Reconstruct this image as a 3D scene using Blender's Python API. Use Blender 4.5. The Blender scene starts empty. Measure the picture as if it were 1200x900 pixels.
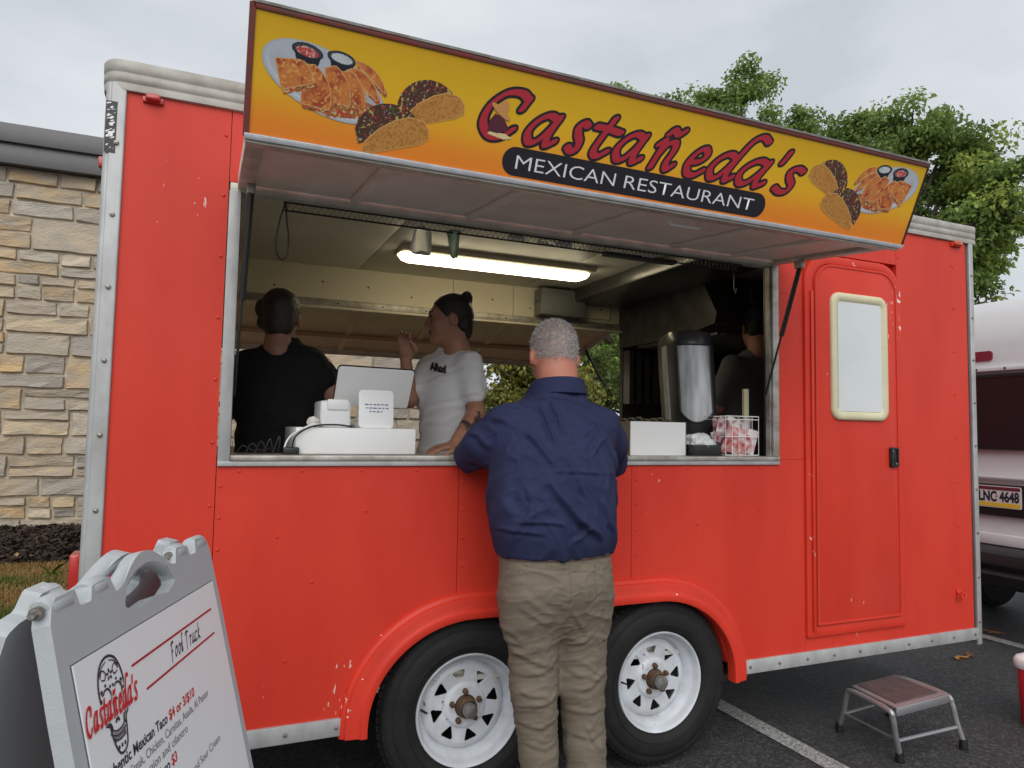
import bpy, bmesh, math, random
import numpy as np
from mathutils import Vector, Matrix

random.seed(7); RNG = np.random.default_rng(7)
S = bpy.context.scene
COL = S.collection
R_ = math.radians

# ------------------------------------------------------------------ camera
CX, CY, CZ = 0.3438, -2.5639, 1.3972
YAW, PIT, ROL, FPX = 0.4057, 0.0659, 0.0182, 827.87
def cam_basis():
    cy, sy, cp, sp = math.cos(YAW), math.sin(YAW), math.cos(PIT), math.sin(PIT)
    f = Vector((sy*cp, cy*cp, sp)); r = Vector((cy, -sy, 0)); u = r.cross(f)
    c, s = math.cos(ROL), math.sin(ROL)
    return r*c + u*s, u*c - r*s, f
RB, UB, FB = cam_basis()
cd = bpy.data.cameras.new('camera'); cam = bpy.data.objects.new('camera', cd); COL.objects.link(cam)
cd.sensor_width = 36.0; cd.lens = FPX/1200*36; cd.clip_start = 0.05; cd.clip_end = 2000
cam.matrix_world = Matrix(((RB.x, UB.x, -FB.x, CX), (RB.y, UB.y, -FB.y, CY), (RB.z, UB.z, -FB.z, CZ), (0, 0, 0, 1)))
S.camera = cam
def on(px, py, ax, v):
    """pixel of the 1200x900 photograph -> point on the world plane axis=v"""
    d = FB + RB*((px-600)/FPX) - UB*((py-450)/FPX)
    o = Vector((CX, CY, CZ)); t = (v-o[ax])/d[ax]
    return o + d*t

# ------------------------------------------------------------------ world, sun, exposure
SUN_EL, SUN_AZ = R_(40), R_(198)          # azimuth measured from +y towards +x
w = bpy.data.worlds.new('World'); S.world = w; w.use_nodes = True
nt = w.node_tree; nt.nodes.clear()
def wn(t, **k):
    n = nt.nodes.new(t)
    for a, b in k.items(): setattr(n, a, b)
    return n
wo = wn('ShaderNodeOutputWorld'); bg = wn('ShaderNodeBackground')
sky = wn('ShaderNodeTexSky', sky_type='NISHITA', sun_disc=False, sun_elevation=SUN_EL, sun_rotation=SUN_AZ, dust_density=2.0)
tc = wn('ShaderNodeTexCoord'); mp = wn('ShaderNodeMapping'); mp.inputs['Scale'].default_value = (1.0, 1.0, 2.2)
nz = wn('ShaderNodeTexNoise'); nz.inputs['Scale'].default_value = 2.1; nz.inputs['Detail'].default_value = 5; nz.inputs['Roughness'].default_value = .52
rp = wn('ShaderNodeValToRGB')
rp.color_ramp.elements[0].position = .34; rp.color_ramp.elements[0].color = (4.45, 4.8, 5.1, 1)
rp.color_ramp.elements[1].position = .68; rp.color_ramp.elements[1].color = (6.55, 6.75, 6.95, 1)
mx = wn('ShaderNodeMix', data_type='RGBA'); mx.inputs[0].default_value = .93     # overcast: the clouds cover the blue
bg.inputs['Strength'].default_value = .10
nt.links.new(tc.outputs['Generated'], mp.inputs['Vector']); nt.links.new(mp.outputs[0], nz.inputs['Vector'])
nt.links.new(nz.outputs['Fac'], rp.inputs[0]); nt.links.new(sky.outputs[0], mx.inputs[6]); nt.links.new(rp.outputs[0], mx.inputs[7])
nt.links.new(mx.outputs[2], bg.inputs['Color']); nt.links.new(bg.outputs[0], wo.inputs['Surface'])
sl = bpy.data.lights.new('sun', 'SUN'); sl.energy = 1.5; sl.angle = R_(60); sl.color = (1, .965, .92)
so = bpy.data.objects.new('sun', sl); COL.objects.link(so)
sd = Vector((math.sin(SUN_AZ)*math.cos(SUN_EL), math.cos(SUN_AZ)*math.cos(SUN_EL), math.sin(SUN_EL)))
so.rotation_euler = sd.to_track_quat('Z', 'Y').to_euler(); so.location = (0, -4, 8)
S.view_settings.view_transform = 'Standard'; S.view_settings.look = 'None'
S.view_settings.exposure = 0.42; S.view_settings.gamma = 1; S.view_settings.use_curve_mapping = False
S.render.engine = 'CYCLES'

# ------------------------------------------------------------------ objects
def wloc(o):
    v = Vector((0, 0, 0))
    while o is not None: v += o.location; o = o.parent
    return v
def link(name, me, parent=None, mat=None, keep=True):
    o = bpy.data.objects.new(name, me); COL.objects.link(o)
    if me is not None and mat is not None and not me.materials: me.materials.append(mat)
    if parent is not None:
        o.parent = parent
        if keep: o.location = -wloc(parent)
    return o
def tag(o, label, cat, group=None):
    o['label'] = label; o['category'] = cat
    if group: o['group'] = group
    return o
def thing(name, label, cat, loc=(0, 0, 0), group=None):
    o = bpy.data.objects.new(name, None); COL.objects.link(o); o.location = loc; o.empty_display_size = .1
    return tag(o, label, cat, group)
def struct(o): o['kind'] = 'structure'; return o
def stuff(o): o['kind'] = 'stuff'; return o

class MB:
    def __init__(s): s.v = []; s.f = []; s.off = (0, 0, 0)
    def add(s, vs, fs):
        b = len(s.v); s.v += [tuple(p) for p in vs]; s.f += [tuple(b+i for i in f) for f in fs]; return s
    def box(s, x0, x1, y0, y1, z0, z1, M=None):
        v = [Vector(p) for p in ((x0,y0,z0),(x1,y0,z0),(x1,y1,z0),(x0,y1,z0),(x0,y0,z1),(x1,y0,z1),(x1,y1,z1),(x0,y1,z1))]
        if M is not None: v = [M @ p for p in v]
        return s.add(v, [(0,3,2,1),(4,5,6,7),(0,1,5,4),(1,2,6,5),(2,3,7,6),(3,0,4,7)])
    def tube(s, pts, r, n=10, cap=True, closed=False):
        pts = [Vector(p) for p in pts]; m = len(pts); rs = r if hasattr(r, '__len__') else [r]*m
        rings = []; prev = None
        for i, p in enumerate(pts):
            if closed: t = pts[(i+1) % m] - pts[i-1]
            else: t = pts[min(i+1, m-1)] - pts[max(i-1, 0)]
            t.normalize()
            if prev is None:
                a = Vector((0, 0, 1)) if abs(t.z) < .9 else Vector((1, 0, 0)); x = t.cross(a).normalized()
            else: x = (prev - t*prev.dot(t)).normalized()
            prev = x; y = t.cross(x)
            rings.append([p + (x*math.cos(2*math.pi*k/n) + y*math.sin(2*math.pi*k/n))*rs[i] for k in range(n)])
        vs = [q for g in rings for q in g]; fs = []
        for i in range(m if closed else m-1):
            j = (i+1) % m
            for k in range(n): l = (k+1) % n; fs.append((i*n+k, i*n+l, j*n+l, j*n+k))
        if cap and not closed: fs += [tuple(range(n))[::-1], tuple((m-1)*n+k for k in range(n))]
        return s.add(vs, fs)
    def lathe(s, prof, M=None, n=32, closed=False):
        """prof: (r, h) pairs turned about local z"""
        vs = []; m = len(prof)
        for r, h in prof:
            for k in range(n):
                a = 2*math.pi*k/n; p = Vector((r*math.cos(a), r*math.sin(a), h)); vs.append(M @ p if M else p)
        fs = []
        for i in range(m if closed else m-1):
            j = (i+1) % m
            for k in range(n): l = (k+1) % n; fs.append((i*n+k, i*n+l, j*n+l, j*n+k))
        return s.add(vs, fs)
    def prism(s, poly, f):
        """poly: 2d points; f(u,v,0|1) -> 3d point of the two caps"""
        n = len(poly); vs = [f(u, v, 0) for u, v in poly] + [f(u, v, 1) for u, v in poly]
        return s.add(vs, [tuple(range(n)), tuple(range(2*n-1, n-1, -1))] + [(i, n+i, n+(i+1) % n, (i+1) % n) for i in range(n)])
    def ringprism(s, outer, inner, f):
        n = len(outer); vs = [f(u, v, k) for k in (0, 1) for P in (outer, inner) for u, v in P]; fs = []
        for i in range(n):
            j = (i+1) % n
            fs += [(i, j, n+j, n+i), (2*n+i, 3*n+i, 3*n+j, 2*n+j), (i, 2*n+i, 2*n+j, j), (n+i, n+j, 3*n+j, 3*n+i)]
        return s.add(vs, fs)
    def loft(s, rings, cap=True, closed=True):
        n = len(rings[0]); vs = [p for g in rings for p in g]; fs = []
        for i in range(len(rings)-1):
            for k in range(n if closed else n-1): l = (k+1) % n; fs.append((i*n+k, i*n+l, (i+1)*n+l, (i+1)*n+k))
        if cap and closed: fs += [tuple(range(n))[::-1], tuple((len(rings)-1)*n+k for k in range(n))]
        return s.add(vs, fs)
    def mesh(s, name, bevel=0, seg=2, smooth=False, ang=35):
        me = bpy.data.meshes.new(name); me.from_pydata(s.v, [], s.f)
        bm = bmesh.new(); bm.from_mesh(me)
        bmesh.ops.recalc_face_normals(bm, faces=bm.faces)
        if bevel:
            ed = [e for e in bm.edges if len(e.link_faces) == 2 and e.calc_face_angle(0) > .5]
            bmesh.ops.bevel(bm, geom=ed, offset=bevel, segments=seg, affect='EDGES', profile=.5, clamp_overlap=True)
        for e in bm.edges: e.smooth = not (len(e.link_faces) == 2 and e.calc_face_angle(0) > R_(ang))
        for f in bm.faces: f.smooth = smooth or bool(bevel)
        bm.to_mesh(me); bm.free(); return me
    def build(s, name, mat, parent=None, bevel=0, seg=2, smooth=False, keep=True, ang=35):
        return link(name, s.mesh(name, bevel, seg, smooth, ang), parent, mat, keep)
def rrect(x0, x1, y0, y1, r, n=6):
    rr = r if hasattr(r, '__len__') else (r,)*4; out = []
    for (cx, cy, a0), q in zip(((x1, y1, 0), (x0, y1, 90), (x0, y0, 180), (x1, y0, 270)), rr):
        sx = -1 if cx == x1 else 1; sy = -1 if cy == y1 else 1
        for k in range(n+1):
            a = R_(a0+90*k/n); out.append((cx+sx*q+q*math.cos(a), cy+sy*q+q*math.sin(a)))
    return out
def spline(pts, n=8):
    P = [np.array(p, float) for p in pts]; P = [2*P[0]-P[1]] + P + [2*P[-1]-P[-2]]; out = []
    for i in range(1, len(P)-2):
        for k in range(n):
            t = k/n; a, b, c, d = P[i-1:i+3]
            out.append(.5*((2*b)+(c-a)*t+(2*a-5*b+4*c-d)*t*t+(3*b-a-3*c+d)*t**3))
    out.append(P[-2]); return out

# ------------------------------------------------------------------ materials
MATS = {}
def mat(name, col, rough=.5, metal=0., var=.0, vs=6., col2=None, bump=0., bs=60., spec=.5, chips=None, chipcol=(.75,.72,.66), chipscale=55., emit=0., rnd=None, coat=0., stretch=(1,1,1), vdetail=4, trans=0.):
    """Principled material; var mixes towards col2 by a noise in object space, chips adds sparse specks, rnd: colour ramp over the objects"""
    m = bpy.data.materials.new(name); m.use_nodes = True; t = m.node_tree; n = t.nodes; L = t.links
    b = n['Principled BSDF']; b.inputs['Roughness'].default_value = rough; b.inputs['Metallic'].default_value = metal
    b.inputs['Specular IOR Level'].default_value = spec; b.inputs['Coat Weight'].default_value = coat
    if trans: b.inputs['Transmission Weight'].default_value = trans
    tcn = n.new('ShaderNodeTexCoord'); mpn = n.new('ShaderNodeMapping'); mpn.inputs['Scale'].default_value = stretch
    L.new(tcn.outputs['Object'], mpn.inputs[0]); vec = mpn.outputs[0]
    c = n.new('ShaderNodeRGB'); c.outputs[0].default_value = (*col, 1); out = c.outputs[0]
    if rnd:
        oi = n.new('ShaderNodeObjectInfo'); cr = n.new('ShaderNodeValToRGB'); cr.color_ramp.interpolation = 'LINEAR'
        while len(cr.color_ramp.elements) < len(rnd): cr.color_ramp.elements.new(.5)
        for i, (e, cc) in enumerate(zip(cr.color_ramp.elements, rnd)): e.position = i/(len(rnd)-1); e.color = (*cc, 1)
        L.new(oi.outputs['Random'], cr.inputs[0]); out = cr.outputs[0]
        ad = n.new('ShaderNodeVectorMath'); ad.operation = 'ADD'; L.new(vec, ad.inputs[0])
        sc = n.new('ShaderNodeVectorMath'); sc.operation = 'SCALE'; sc.inputs['Scale'].default_value = 37.; sc.inputs[0].default_value = (1,.7,.4)
        L.new(oi.outputs['Random'], sc.inputs['Scale']); sc.inputs[0].default_value = (37, 21, 53); L.new(sc.outputs[0], ad.inputs[1]); vec = ad.outputs[0]
    if var:
        no = n.new('ShaderNodeTexNoise'); no.inputs['Scale'].default_value = vs; no.inputs['Detail'].default_value = vdetail; no.inputs['Roughness'].default_value = .6; L.new(vec, no.inputs['Vector'])
        mr = n.new('ShaderNodeMapRange'); mr.inputs[1].default_value = .35; mr.inputs[2].default_value = .68; mr.inputs[3].default_value = 0; mr.inputs[4].default_value = var; L.new(no.outputs['Fac'], mr.inputs[0])
        mi = n.new('ShaderNodeMix'); mi.data_type = 'RGBA'; L.new(mr.outputs[0], mi.inputs[0]); L.new(out, mi.inputs[6])
        mi.inputs[7].default_value = (*(col2 or tuple(x*.5 for x in col)), 1); out = mi.outputs[2]
    if chips:
        vo = n.new('ShaderNodeTexNoise'); vo.inputs['Scale'].default_value = chipscale; vo.inputs['Detail'].default_value = 3; L.new(vec, vo.inputs['Vector'])
        v2 = n.new('ShaderNodeTexNoise'); v2.inputs['Scale'].default_value = 4.; L.new(vec, v2.inputs['Vector'])
        ml = n.new('ShaderNodeMath'); ml.operation = 'MULTIPLY'; L.new(vo.outputs['Fac'], ml.inputs[0]); L.new(v2.outputs['Fac'], ml.inputs[1])
        gt = n.new('ShaderNodeMapRange'); gt.inputs[1].default_value = chips; gt.inputs[2].default_value = chips+.015; L.new(ml.outputs[0], gt.inputs[0])
        mi = n.new('ShaderNodeMix'); mi.data_type = 'RGBA'; L.new(gt.outputs[0], mi.inputs[0]); L.new(out, mi.inputs[6]); mi.inputs[7].default_value = (*chipcol, 1); out = mi.outputs[2]
    L.new(out, b.inputs['Base Color'])
    if bump:
        no = n.new('ShaderNodeTexNoise'); no.inputs['Scale'].default_value = bs; no.inputs['Detail'].default_value = 4; L.new(vec, no.inputs['Vector'])
        bp = n.new('ShaderNodeBump'); bp.inputs['Strength'].default_value = bump; bp.inputs['Distance'].default_value = .01; L.new(no.outputs['Fac'], bp.inputs['Height']); L.new(bp.outputs[0], b.inputs['Normal'])
    if emit:
        b.inputs['Emission Color'].default_value = (*col, 1); b.inputs['Emission Strength'].default_value = emit
    MATS[name] = m; return m
def attr_mat(name, rough=.6, bump=0., bs=80., spec=.4):
    """base colour from the mesh colour attribute 'print'"""
    m = mat(name, (1, 1, 1), rough, bump=bump, bs=bs, spec=spec); n = m.node_tree.nodes
    a = n.new('ShaderNodeAttribute'); a.attribute_name = 'print'; m.node_tree.links.new(a.outputs['Color'], n['Principled BSDF'].inputs['Base Color']); return m
M = MATS
mat('red', (.64, .050, .029), .42, var=.75, vs=3.2, col2=(.53, .032, .018), bump=.09, bs=7, spec=.24, vdetail=7, stretch=(1,1,.3), chips=.452, chipscale=80, chipcol=(.7,.45,.4))
mat('red_edge', (.66, .044, .024), .42, var=.5, vs=3, col2=(.47, .028, .015), bump=.06, bs=40, spec=.28, chips=.42, chipscale=45)
mat('alu', (.46, .47, .475), .58, .30, var=.9, vs=13, col2=(.33, .33, .325), vdetail=8, bump=.14, bs=40, stretch=(1,1,.5))
mat('alu_dirty', (.50, .49, .46), .5, .55, var=.9, vs=14, col2=(.26, .22, .18), bump=.15, bs=40)
mat('roofcap', (.44, .43, .40), .6, .15, var=.9, vs=9, col2=(.28, .25, .215), vdetail=8, bump=.1)
mat('black', (.012, .012, .013), .45)
mat('rubber', (.009, .009, .010), .75, var=.6, vs=9, col2=(.021, .020, .019), bump=.2, bs=90, spec=.35)
mat('wheel_white', (.64, .68, .74), .38, var=.8, vs=9, col2=(.44, .45, .46), bump=.05, chips=.43, chipcol=(.25,.2,.16))
mat('rust', (.16, .085, .045), .75, .3, var=.8, vs=30, col2=(.06, .04, .03), bump=.5, bs=120)
mat('steel', (.34, .34, .32), .45, .8, var=.7, vs=40, col2=(.2, .17, .13), bump=.2)
mat('cream', (.70, .65, .50), .55, var=.5, vs=3, col2=(.62, .56, .42))
mat('cream_frame', (.66, .62, .42), .5, var=.5, vs=8, col2=(.52, .46, .30), chips=.42, chipcol=(.3,.25,.15))
mat('ceil', (.68, .67, .62), .5, var=.6, vs=2.5, col2=(.57, .55, .50))
mat('awning_under', (.86, .83, .75), .5, var=.8, vs=5, col2=(.72, .67, .58), bump=.1, bs=20)
mat('awning_frame', (.66, .66, .58), .5, .1, var=.9, vs=10, col2=(.44, .42, .35), bump=.1)
mat('frost', (.66, .69, .69), .22, var=.3, vs=3, col2=(.50, .55, .58), spec=.6)
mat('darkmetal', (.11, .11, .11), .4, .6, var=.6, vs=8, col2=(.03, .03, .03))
mat('hood', (.20, .20, .20), .35, .85, var=.5, vs=6, col2=(.12, .12, .12))
mat('greybox', (.20, .21, .21), .5, .1, var=.4, vs=8)
mat('red_lens', (.45, .02, .015), .2, coat=.5)
mat('amber_lens', (.55, .07, .02), .25, coat=.4)
mat('sticker', (.01, .01, .012), .4)
mat('whitepaint', (.78, .78, .76), .5, var=.3, vs=10, col2=(.6, .58, .54))
mat('white_plastic', (.80, .81, .81), .35, var=.15, vs=10, col2=(.70, .70, .68))
mat('lamp', (1.0, .86, .56), .5, emit=7.0)
mat('stone_fasc', (.115, .112, .115), .45, .2, var=.4, vs=4, col2=(.09, .088, .09))
# ------------------------------------------------------------------ flat print: 2d fields -> meshes
def vnoise(x, y, s=0):
    xi = np.floor(x); yi = np.floor(y); xf = x-xi; yf = y-yi
    def h(a, b): v = np.sin(a*127.1+b*311.7+s*74.7)*43758.5453; return v-np.floor(v)
    u = xf*xf*(3-2*xf); v = yf*yf*(3-2*yf)
    return (h(xi, yi)*(1-u)+h(xi+1, yi)*u)*(1-v)+(h(xi, yi+1)*(1-u)+h(xi+1, yi+1)*u)*v
def fbm(x, y, s=0, o=4):
    r = 0; a = .5
    for i in range(o): r = r+a*vnoise(x*2**i, y*2**i, s+i*9); a *= .5
    return r
def contour(F, x0, y0, h, merge=True):
    """polygons of the region F<0 on a regular grid"""
    nx, ny = F.shape; ins = F < 0; V = []; Fc = []; idx = {}
    def corner(i, j):
        k = ('c', i, j)
        if k not in idx: idx[k] = len(V); V.append((x0+i*h, y0+j*h))
        return idx[k]
    def cross(a, b):
        k = (min(a, b), max(a, b))
        if k not in idx:
            fa, fb = F[a], F[b]; t = fa/(fa-fb); t = min(max(t, .02), .98)
            idx[k] = len(V); V.append((x0+(a[0]+t*(b[0]-a[0]))*h, y0+(a[1]+t*(b[1]-a[1]))*h))
        return idx[k]
    cnt = ins[:-1, :-1].astype(int)+ins[1:, :-1]+ins[1:, 1:]+ins[:-1, 1:]
    full = cnt == 4
    if merge:
        for j in range(ny-1):
            i = 0; row = full[:, j]
            for i in np.flatnonzero(row & ~np.r_[False, row[:-1]]):
                e = i
                while e < nx-1 and row[e]: e += 1
                Fc.append((corner(i, j), corner(e, j), corner(e, j+1), corner(i, j+1)))
    else:
        for i, j in np.argwhere(full): Fc.append((corner(i, j), corner(i+1, j), corner(i+1, j+1), corner(i, j+1)))
    for i, j in np.argwhere((cnt > 0) & (cnt < 4)):
        cs = [(i, j), (i+1, j), (i+1, j+1), (i, j+1)]; poly = []
        for a, b in zip(cs, cs[1:]+cs[:1]):
            if ins[a]: poly.append(corner(*a))
            if ins[a] != ins[b]: poly.append(cross(a, b))
        if len(poly) > 2: Fc.append(tuple(poly))
    return V, Fc
class Frame:
    def __init__(s, o, u, v): s.o = Vector(o); s.u = Vector(u).normalized(); s.v = Vector(v).normalized(); s.n = s.u.cross(s.v)
    def p(s, a, b, d=0.): return s.o+s.u*a+s.v*b+s.n*d
def grid2(x0, x1, y0, y1, h): return np.meshgrid(np.arange(x0, x1+h, h), np.arange(y0, y1+h, h), indexing='ij')
def flat(name, F, x0, y0, h, fr, off, material, parent, color=None):
    V, Fc = contour(F, x0, y0, h, color is None)
    me = bpy.data.meshes.new(name); me.from_pydata([fr.p(a, b, off) for a, b in V], [], Fc)
    if color is not None:
        A = np.array(V); c = color(A[:, 0], A[:, 1]); ca = me.color_attributes.new('print', 'FLOAT_COLOR', 'POINT')
        ca.data.foreach_set('color', np.c_[c, np.ones(len(c))].astype(np.float32).ravel())
    return link(name, me, parent, material)
def dseg(X, Y, pts, ang=0., a=1., b=1.):
    """distance to a polyline measured with an elliptical nib (a along ang, b across); 1 = nib edge"""
    c, s = math.cos(ang), math.sin(ang); T = lambda x, y: ((x*c+y*s)/a, (-x*s+y*c)/b)
    U, Vv = T(X, Y); D = np.full(X.shape, 1e9); P = [T(p[0], p[1]) for p in pts]
    for (x1, y1), (x2, y2) in zip(P[:-1], P[1:]):
        dx, dy = x2-x1, y2-y1; l = dx*dx+dy*dy+1e-12
        t = np.clip(((U-x1)*dx+(Vv-y1)*dy)/l, 0, 1); D = np.minimum(D, np.hypot(U-x1-t*dx, Vv-y1-t*dy))
    return D
def dell(X, Y, cx, cy, a, b, ang=0.):
    c, s = math.cos(ang), math.sin(ang); x = X-cx; y = Y-cy
    return (np.hypot((x*c+y*s)/a, (-x*s+y*c)/b)-1)*min(a, b)
def dpoly(X, Y, pts):
    P = np.array(pts, float); D = np.full(X.shape, 1e9); ins = np.zeros(X.shape, bool)
    for (x1, y1), (x2, y2) in zip(P, np.roll(P, -1, 0)):
        dx, dy = x2-x1, y2-y1; t = np.clip(((X-x1)*dx+(Y-y1)*dy)/(dx*dx+dy*dy+1e-12), 0, 1)
        D = np.minimum(D, np.hypot(X-x1-t*dx, Y-y1-t*dy))
        cnd = ((y1 > Y) != (y2 > Y)) & (X < (x2-x1)*(Y-y1)/(y2-y1+1e-12)+x1); ins ^= cnd
    return np.where(ins, -D, D)
def text(name, body, size, fr, a, b, off, material, parent, shear=0., bold=0., width=None, rot=0., align='LEFT'):
    cu = bpy.data.curves.new(name, 'FONT'); cu.body = body; cu.size = size; cu.shear = shear; cu.offset = bold; cu.align_x = align; cu.resolution_u = 3
    o = bpy.data.objects.new(name, cu); COL.objects.link(o); bpy.context.view_layer.update()
    me = bpy.data.meshes.new_from_object(o.evaluated_get(bpy.context.evaluated_depsgraph_get())); bpy.data.objects.remove(o)
    xs = [v.co.x for v in me.vertices]; k = 1 if width is None else width/(max(xs)-min(xs)); x00 = min(xs) if width else 0
    c, s = math.cos(rot), math.sin(rot)
    for v in me.vertices:
        x, y = (v.co.x-x00)*k, v.co.y; v.co = fr.p(a+x*c-y*s, b+x*s+y*c, off)
    me.materials.clear(); return link(name, me, parent, material)
GLY = {
 'C': [[(1.62,1.02),(1.78,1.36)], [(1.78,1.34),(1.4,1.5),(.8,1.4),(.3,.95),(.2,.4),(.6,.02),(1.1,.02),(1.5,.32)]],
 'a': [[(.95,.9),(.62,1.),(.28,.75),(.1,.35),(.25,.03),(.5,.12),(.75,.5),(.95,.95)], [(.97,1.0),(.8,.35),(.84,.04),(1.08,.2)]],
 's': [[(1.0,.92),(.72,1.),(.42,.84),(.5,.58),(.72,.34),(.6,.06),(.3,.0),(.02,.12)]],
 't': [[(.8,1.35),(.55,.6),(.45,.15),(.65,.0),(.95,.22)], [(.25,.98),(.7,.97),(1.2,.92)]],
 'ñ': [[(.12,.82),(.38,1.),(.25,.5),(.12,.0)], [(.22,.4),(.5,.85),(.85,1.),(.95,.75),(.78,.25),(.9,.02),(1.15,.2)], [(.42,1.24),(.62,1.42),(.88,1.28),(1.12,1.45)]],
 'e': [[(.18,.42),(.6,.52),(.85,.78),(.68,1.),(.38,.82),(.15,.4),(.28,.04),(.6,.0),(.92,.22)]],
 'd': [[(.95,.9),(.62,1.),(.28,.75),(.1,.35),(.25,.03),(.5,.12),(.75,.5),(.95,.95)], [(1.9,1.72),(1.62,1.86),(1.3,1.65),(1.05,1.1),(.82,.35),(.86,.04),(1.08,.2)]],
 "'": [[(.4,1.52),(.3,1.3),(.18,1.1)]],
 'F': [[(.9,1.6),(.45,1.55),(.3,.8),(.15,-.3)], [(.05,1.45),(.5,1.65),(1.1,1.6)], [(.1,.7),(.7,.78)]],
 'o': [[(.6,.95),(.3,.85),(.12,.4),(.3,.0),(.6,.2),(.72,.65),(.55,.95),(.8,.85)]],
 'T': [[(.55,1.6),(.45,.8),(.35,-.1)], [(.0,1.4),(.3,1.65),(1.2,1.6)]],
 'r': [[(.1,.9),(.3,.95),(.2,.0)], [(.25,.6),(.45,.95),(.7,.9)]],
 'u': [[(.15,1.),(.1,.3),(.3,.0),(.6,.3),(.75,1.)], [(.75,1.),(.7,.2),(.95,.05)]],
 'c': [[(.7,.85),(.45,1.),(.15,.5),(.3,.0),(.75,.15)]],
 'k': [[(.4,1.7),(.25,.8),(.12,.0)], [(.75,1.),(.25,.5),(.85,-.05)]],
}
def word(X, Y, letters, base, xh, slant, ang, na, nb, jit=0.):
    """letters: (glyph, s0, s1): each glyph fitted between s0 and s1"""
    D = np.full(X.shape, 1e9)
    for g, s0, s1 in letters:
        st = [spline(p, 7) for p in GLY[g]]
        st = [[(q[0]+slant*q[1], q[1]) for q in p] for p in st]
        lo = min(q[0] for p in st for q in p); hi = max(q[0] for p in st for q in p); dy = (vnoise(np.array([s0*31.]), np.array([1.]))[0]-.5)*jit
        for p in st:
            P = [(s0+na+(q[0]-lo)/(hi-lo)*(s1-s0-2*na), base+(q[1]+dy)*xh) for q in p]
            x = [q[0] for q in P]; i0 = np.searchsorted(X[:, 0], min(x)-.05); i1 = np.searchsorted(X[:, 0], max(x)+.05)
            D[i0:i1] = np.minimum(D[i0:i1], dseg(X[i0:i1], Y[i0:i1], P, ang, na, nb))
    return D

# ------------------------------------------------------------------ signed-distance bodies
def surface_nets(f, org, h):
    s = f < 0; n = f.shape; sl = lambda a, d: slice(a, d-1+a)
    cor = [(i, j, k) for i in (0, 1) for j in (0, 1) for k in (0, 1)]
    cnt = sum(s[sl(i, n[0]), sl(j, n[1]), sl(k, n[2])].astype(np.int8) for i, j, k in cor)
    act = (cnt > 0) & (cnt < 8); ijk = np.argwhere(act); idx = np.full(act.shape, -1, np.int64); idx[act] = np.arange(len(ijk))
    acc = np.zeros((len(ijk), 3)); num = np.zeros(len(ijk))
    for a in cor:
        for ax in range(3):
            if a[ax]: continue
            b = list(a); b[ax] = 1
            fa = f[ijk[:, 0]+a[0], ijk[:, 1]+a[1], ijk[:, 2]+a[2]]; fb = f[ijk[:, 0]+b[0], ijk[:, 1]+b[1], ijk[:, 2]+b[2]]
            m = (fa < 0) != (fb < 0); t = np.where(m, fa/np.where(m, fa-fb, 1), 0)
            p = np.array(a, float)+t[:, None]*(np.array(b)-np.array(a)); acc += np.where(m[:, None], p, 0); num += m
    pos = (ijk+acc/num[:, None])*h+np.array(org); quads = []
    for ax in range(3):
        o1, o2 = [(1, 2), (2, 0), (0, 1)][ax]
        a = np.take(s, range(n[ax]-1), ax); b = np.take(s, range(1, n[ax]), ax); m = a != b
        e = np.argwhere(m); e = e[(e[:, o1] > 0) & (e[:, o2] > 0) & (e[:, o1] < n[o1]-1) & (e[:, o2] < n[o2]-1)]
        u = np.zeros(3, int); u[o1] = 1; v = np.zeros(3, int); v[o2] = 1
        g = lambda q: idx[q[:, 0], q[:, 1], q[:, 2]]
        q = np.c_[g(e-u-v), g(e-v), g(e), g(e-u)]; flip = ~s[e[:, 0], e[:, 1], e[:, 2]]
        q[flip] = q[flip][:, ::-1]; quads.append(q)
    Q = np.concatenate(quads); return pos, Q[(Q >= 0).all(1)]
def rotm(yaw=0, pitch=0, roll=0):
    return np.array(Matrix.Rotation(yaw, 3, 'Z') @ Matrix.Rotation(pitch, 3, 'X') @ Matrix.Rotation(roll, 3, 'Y'))
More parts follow.
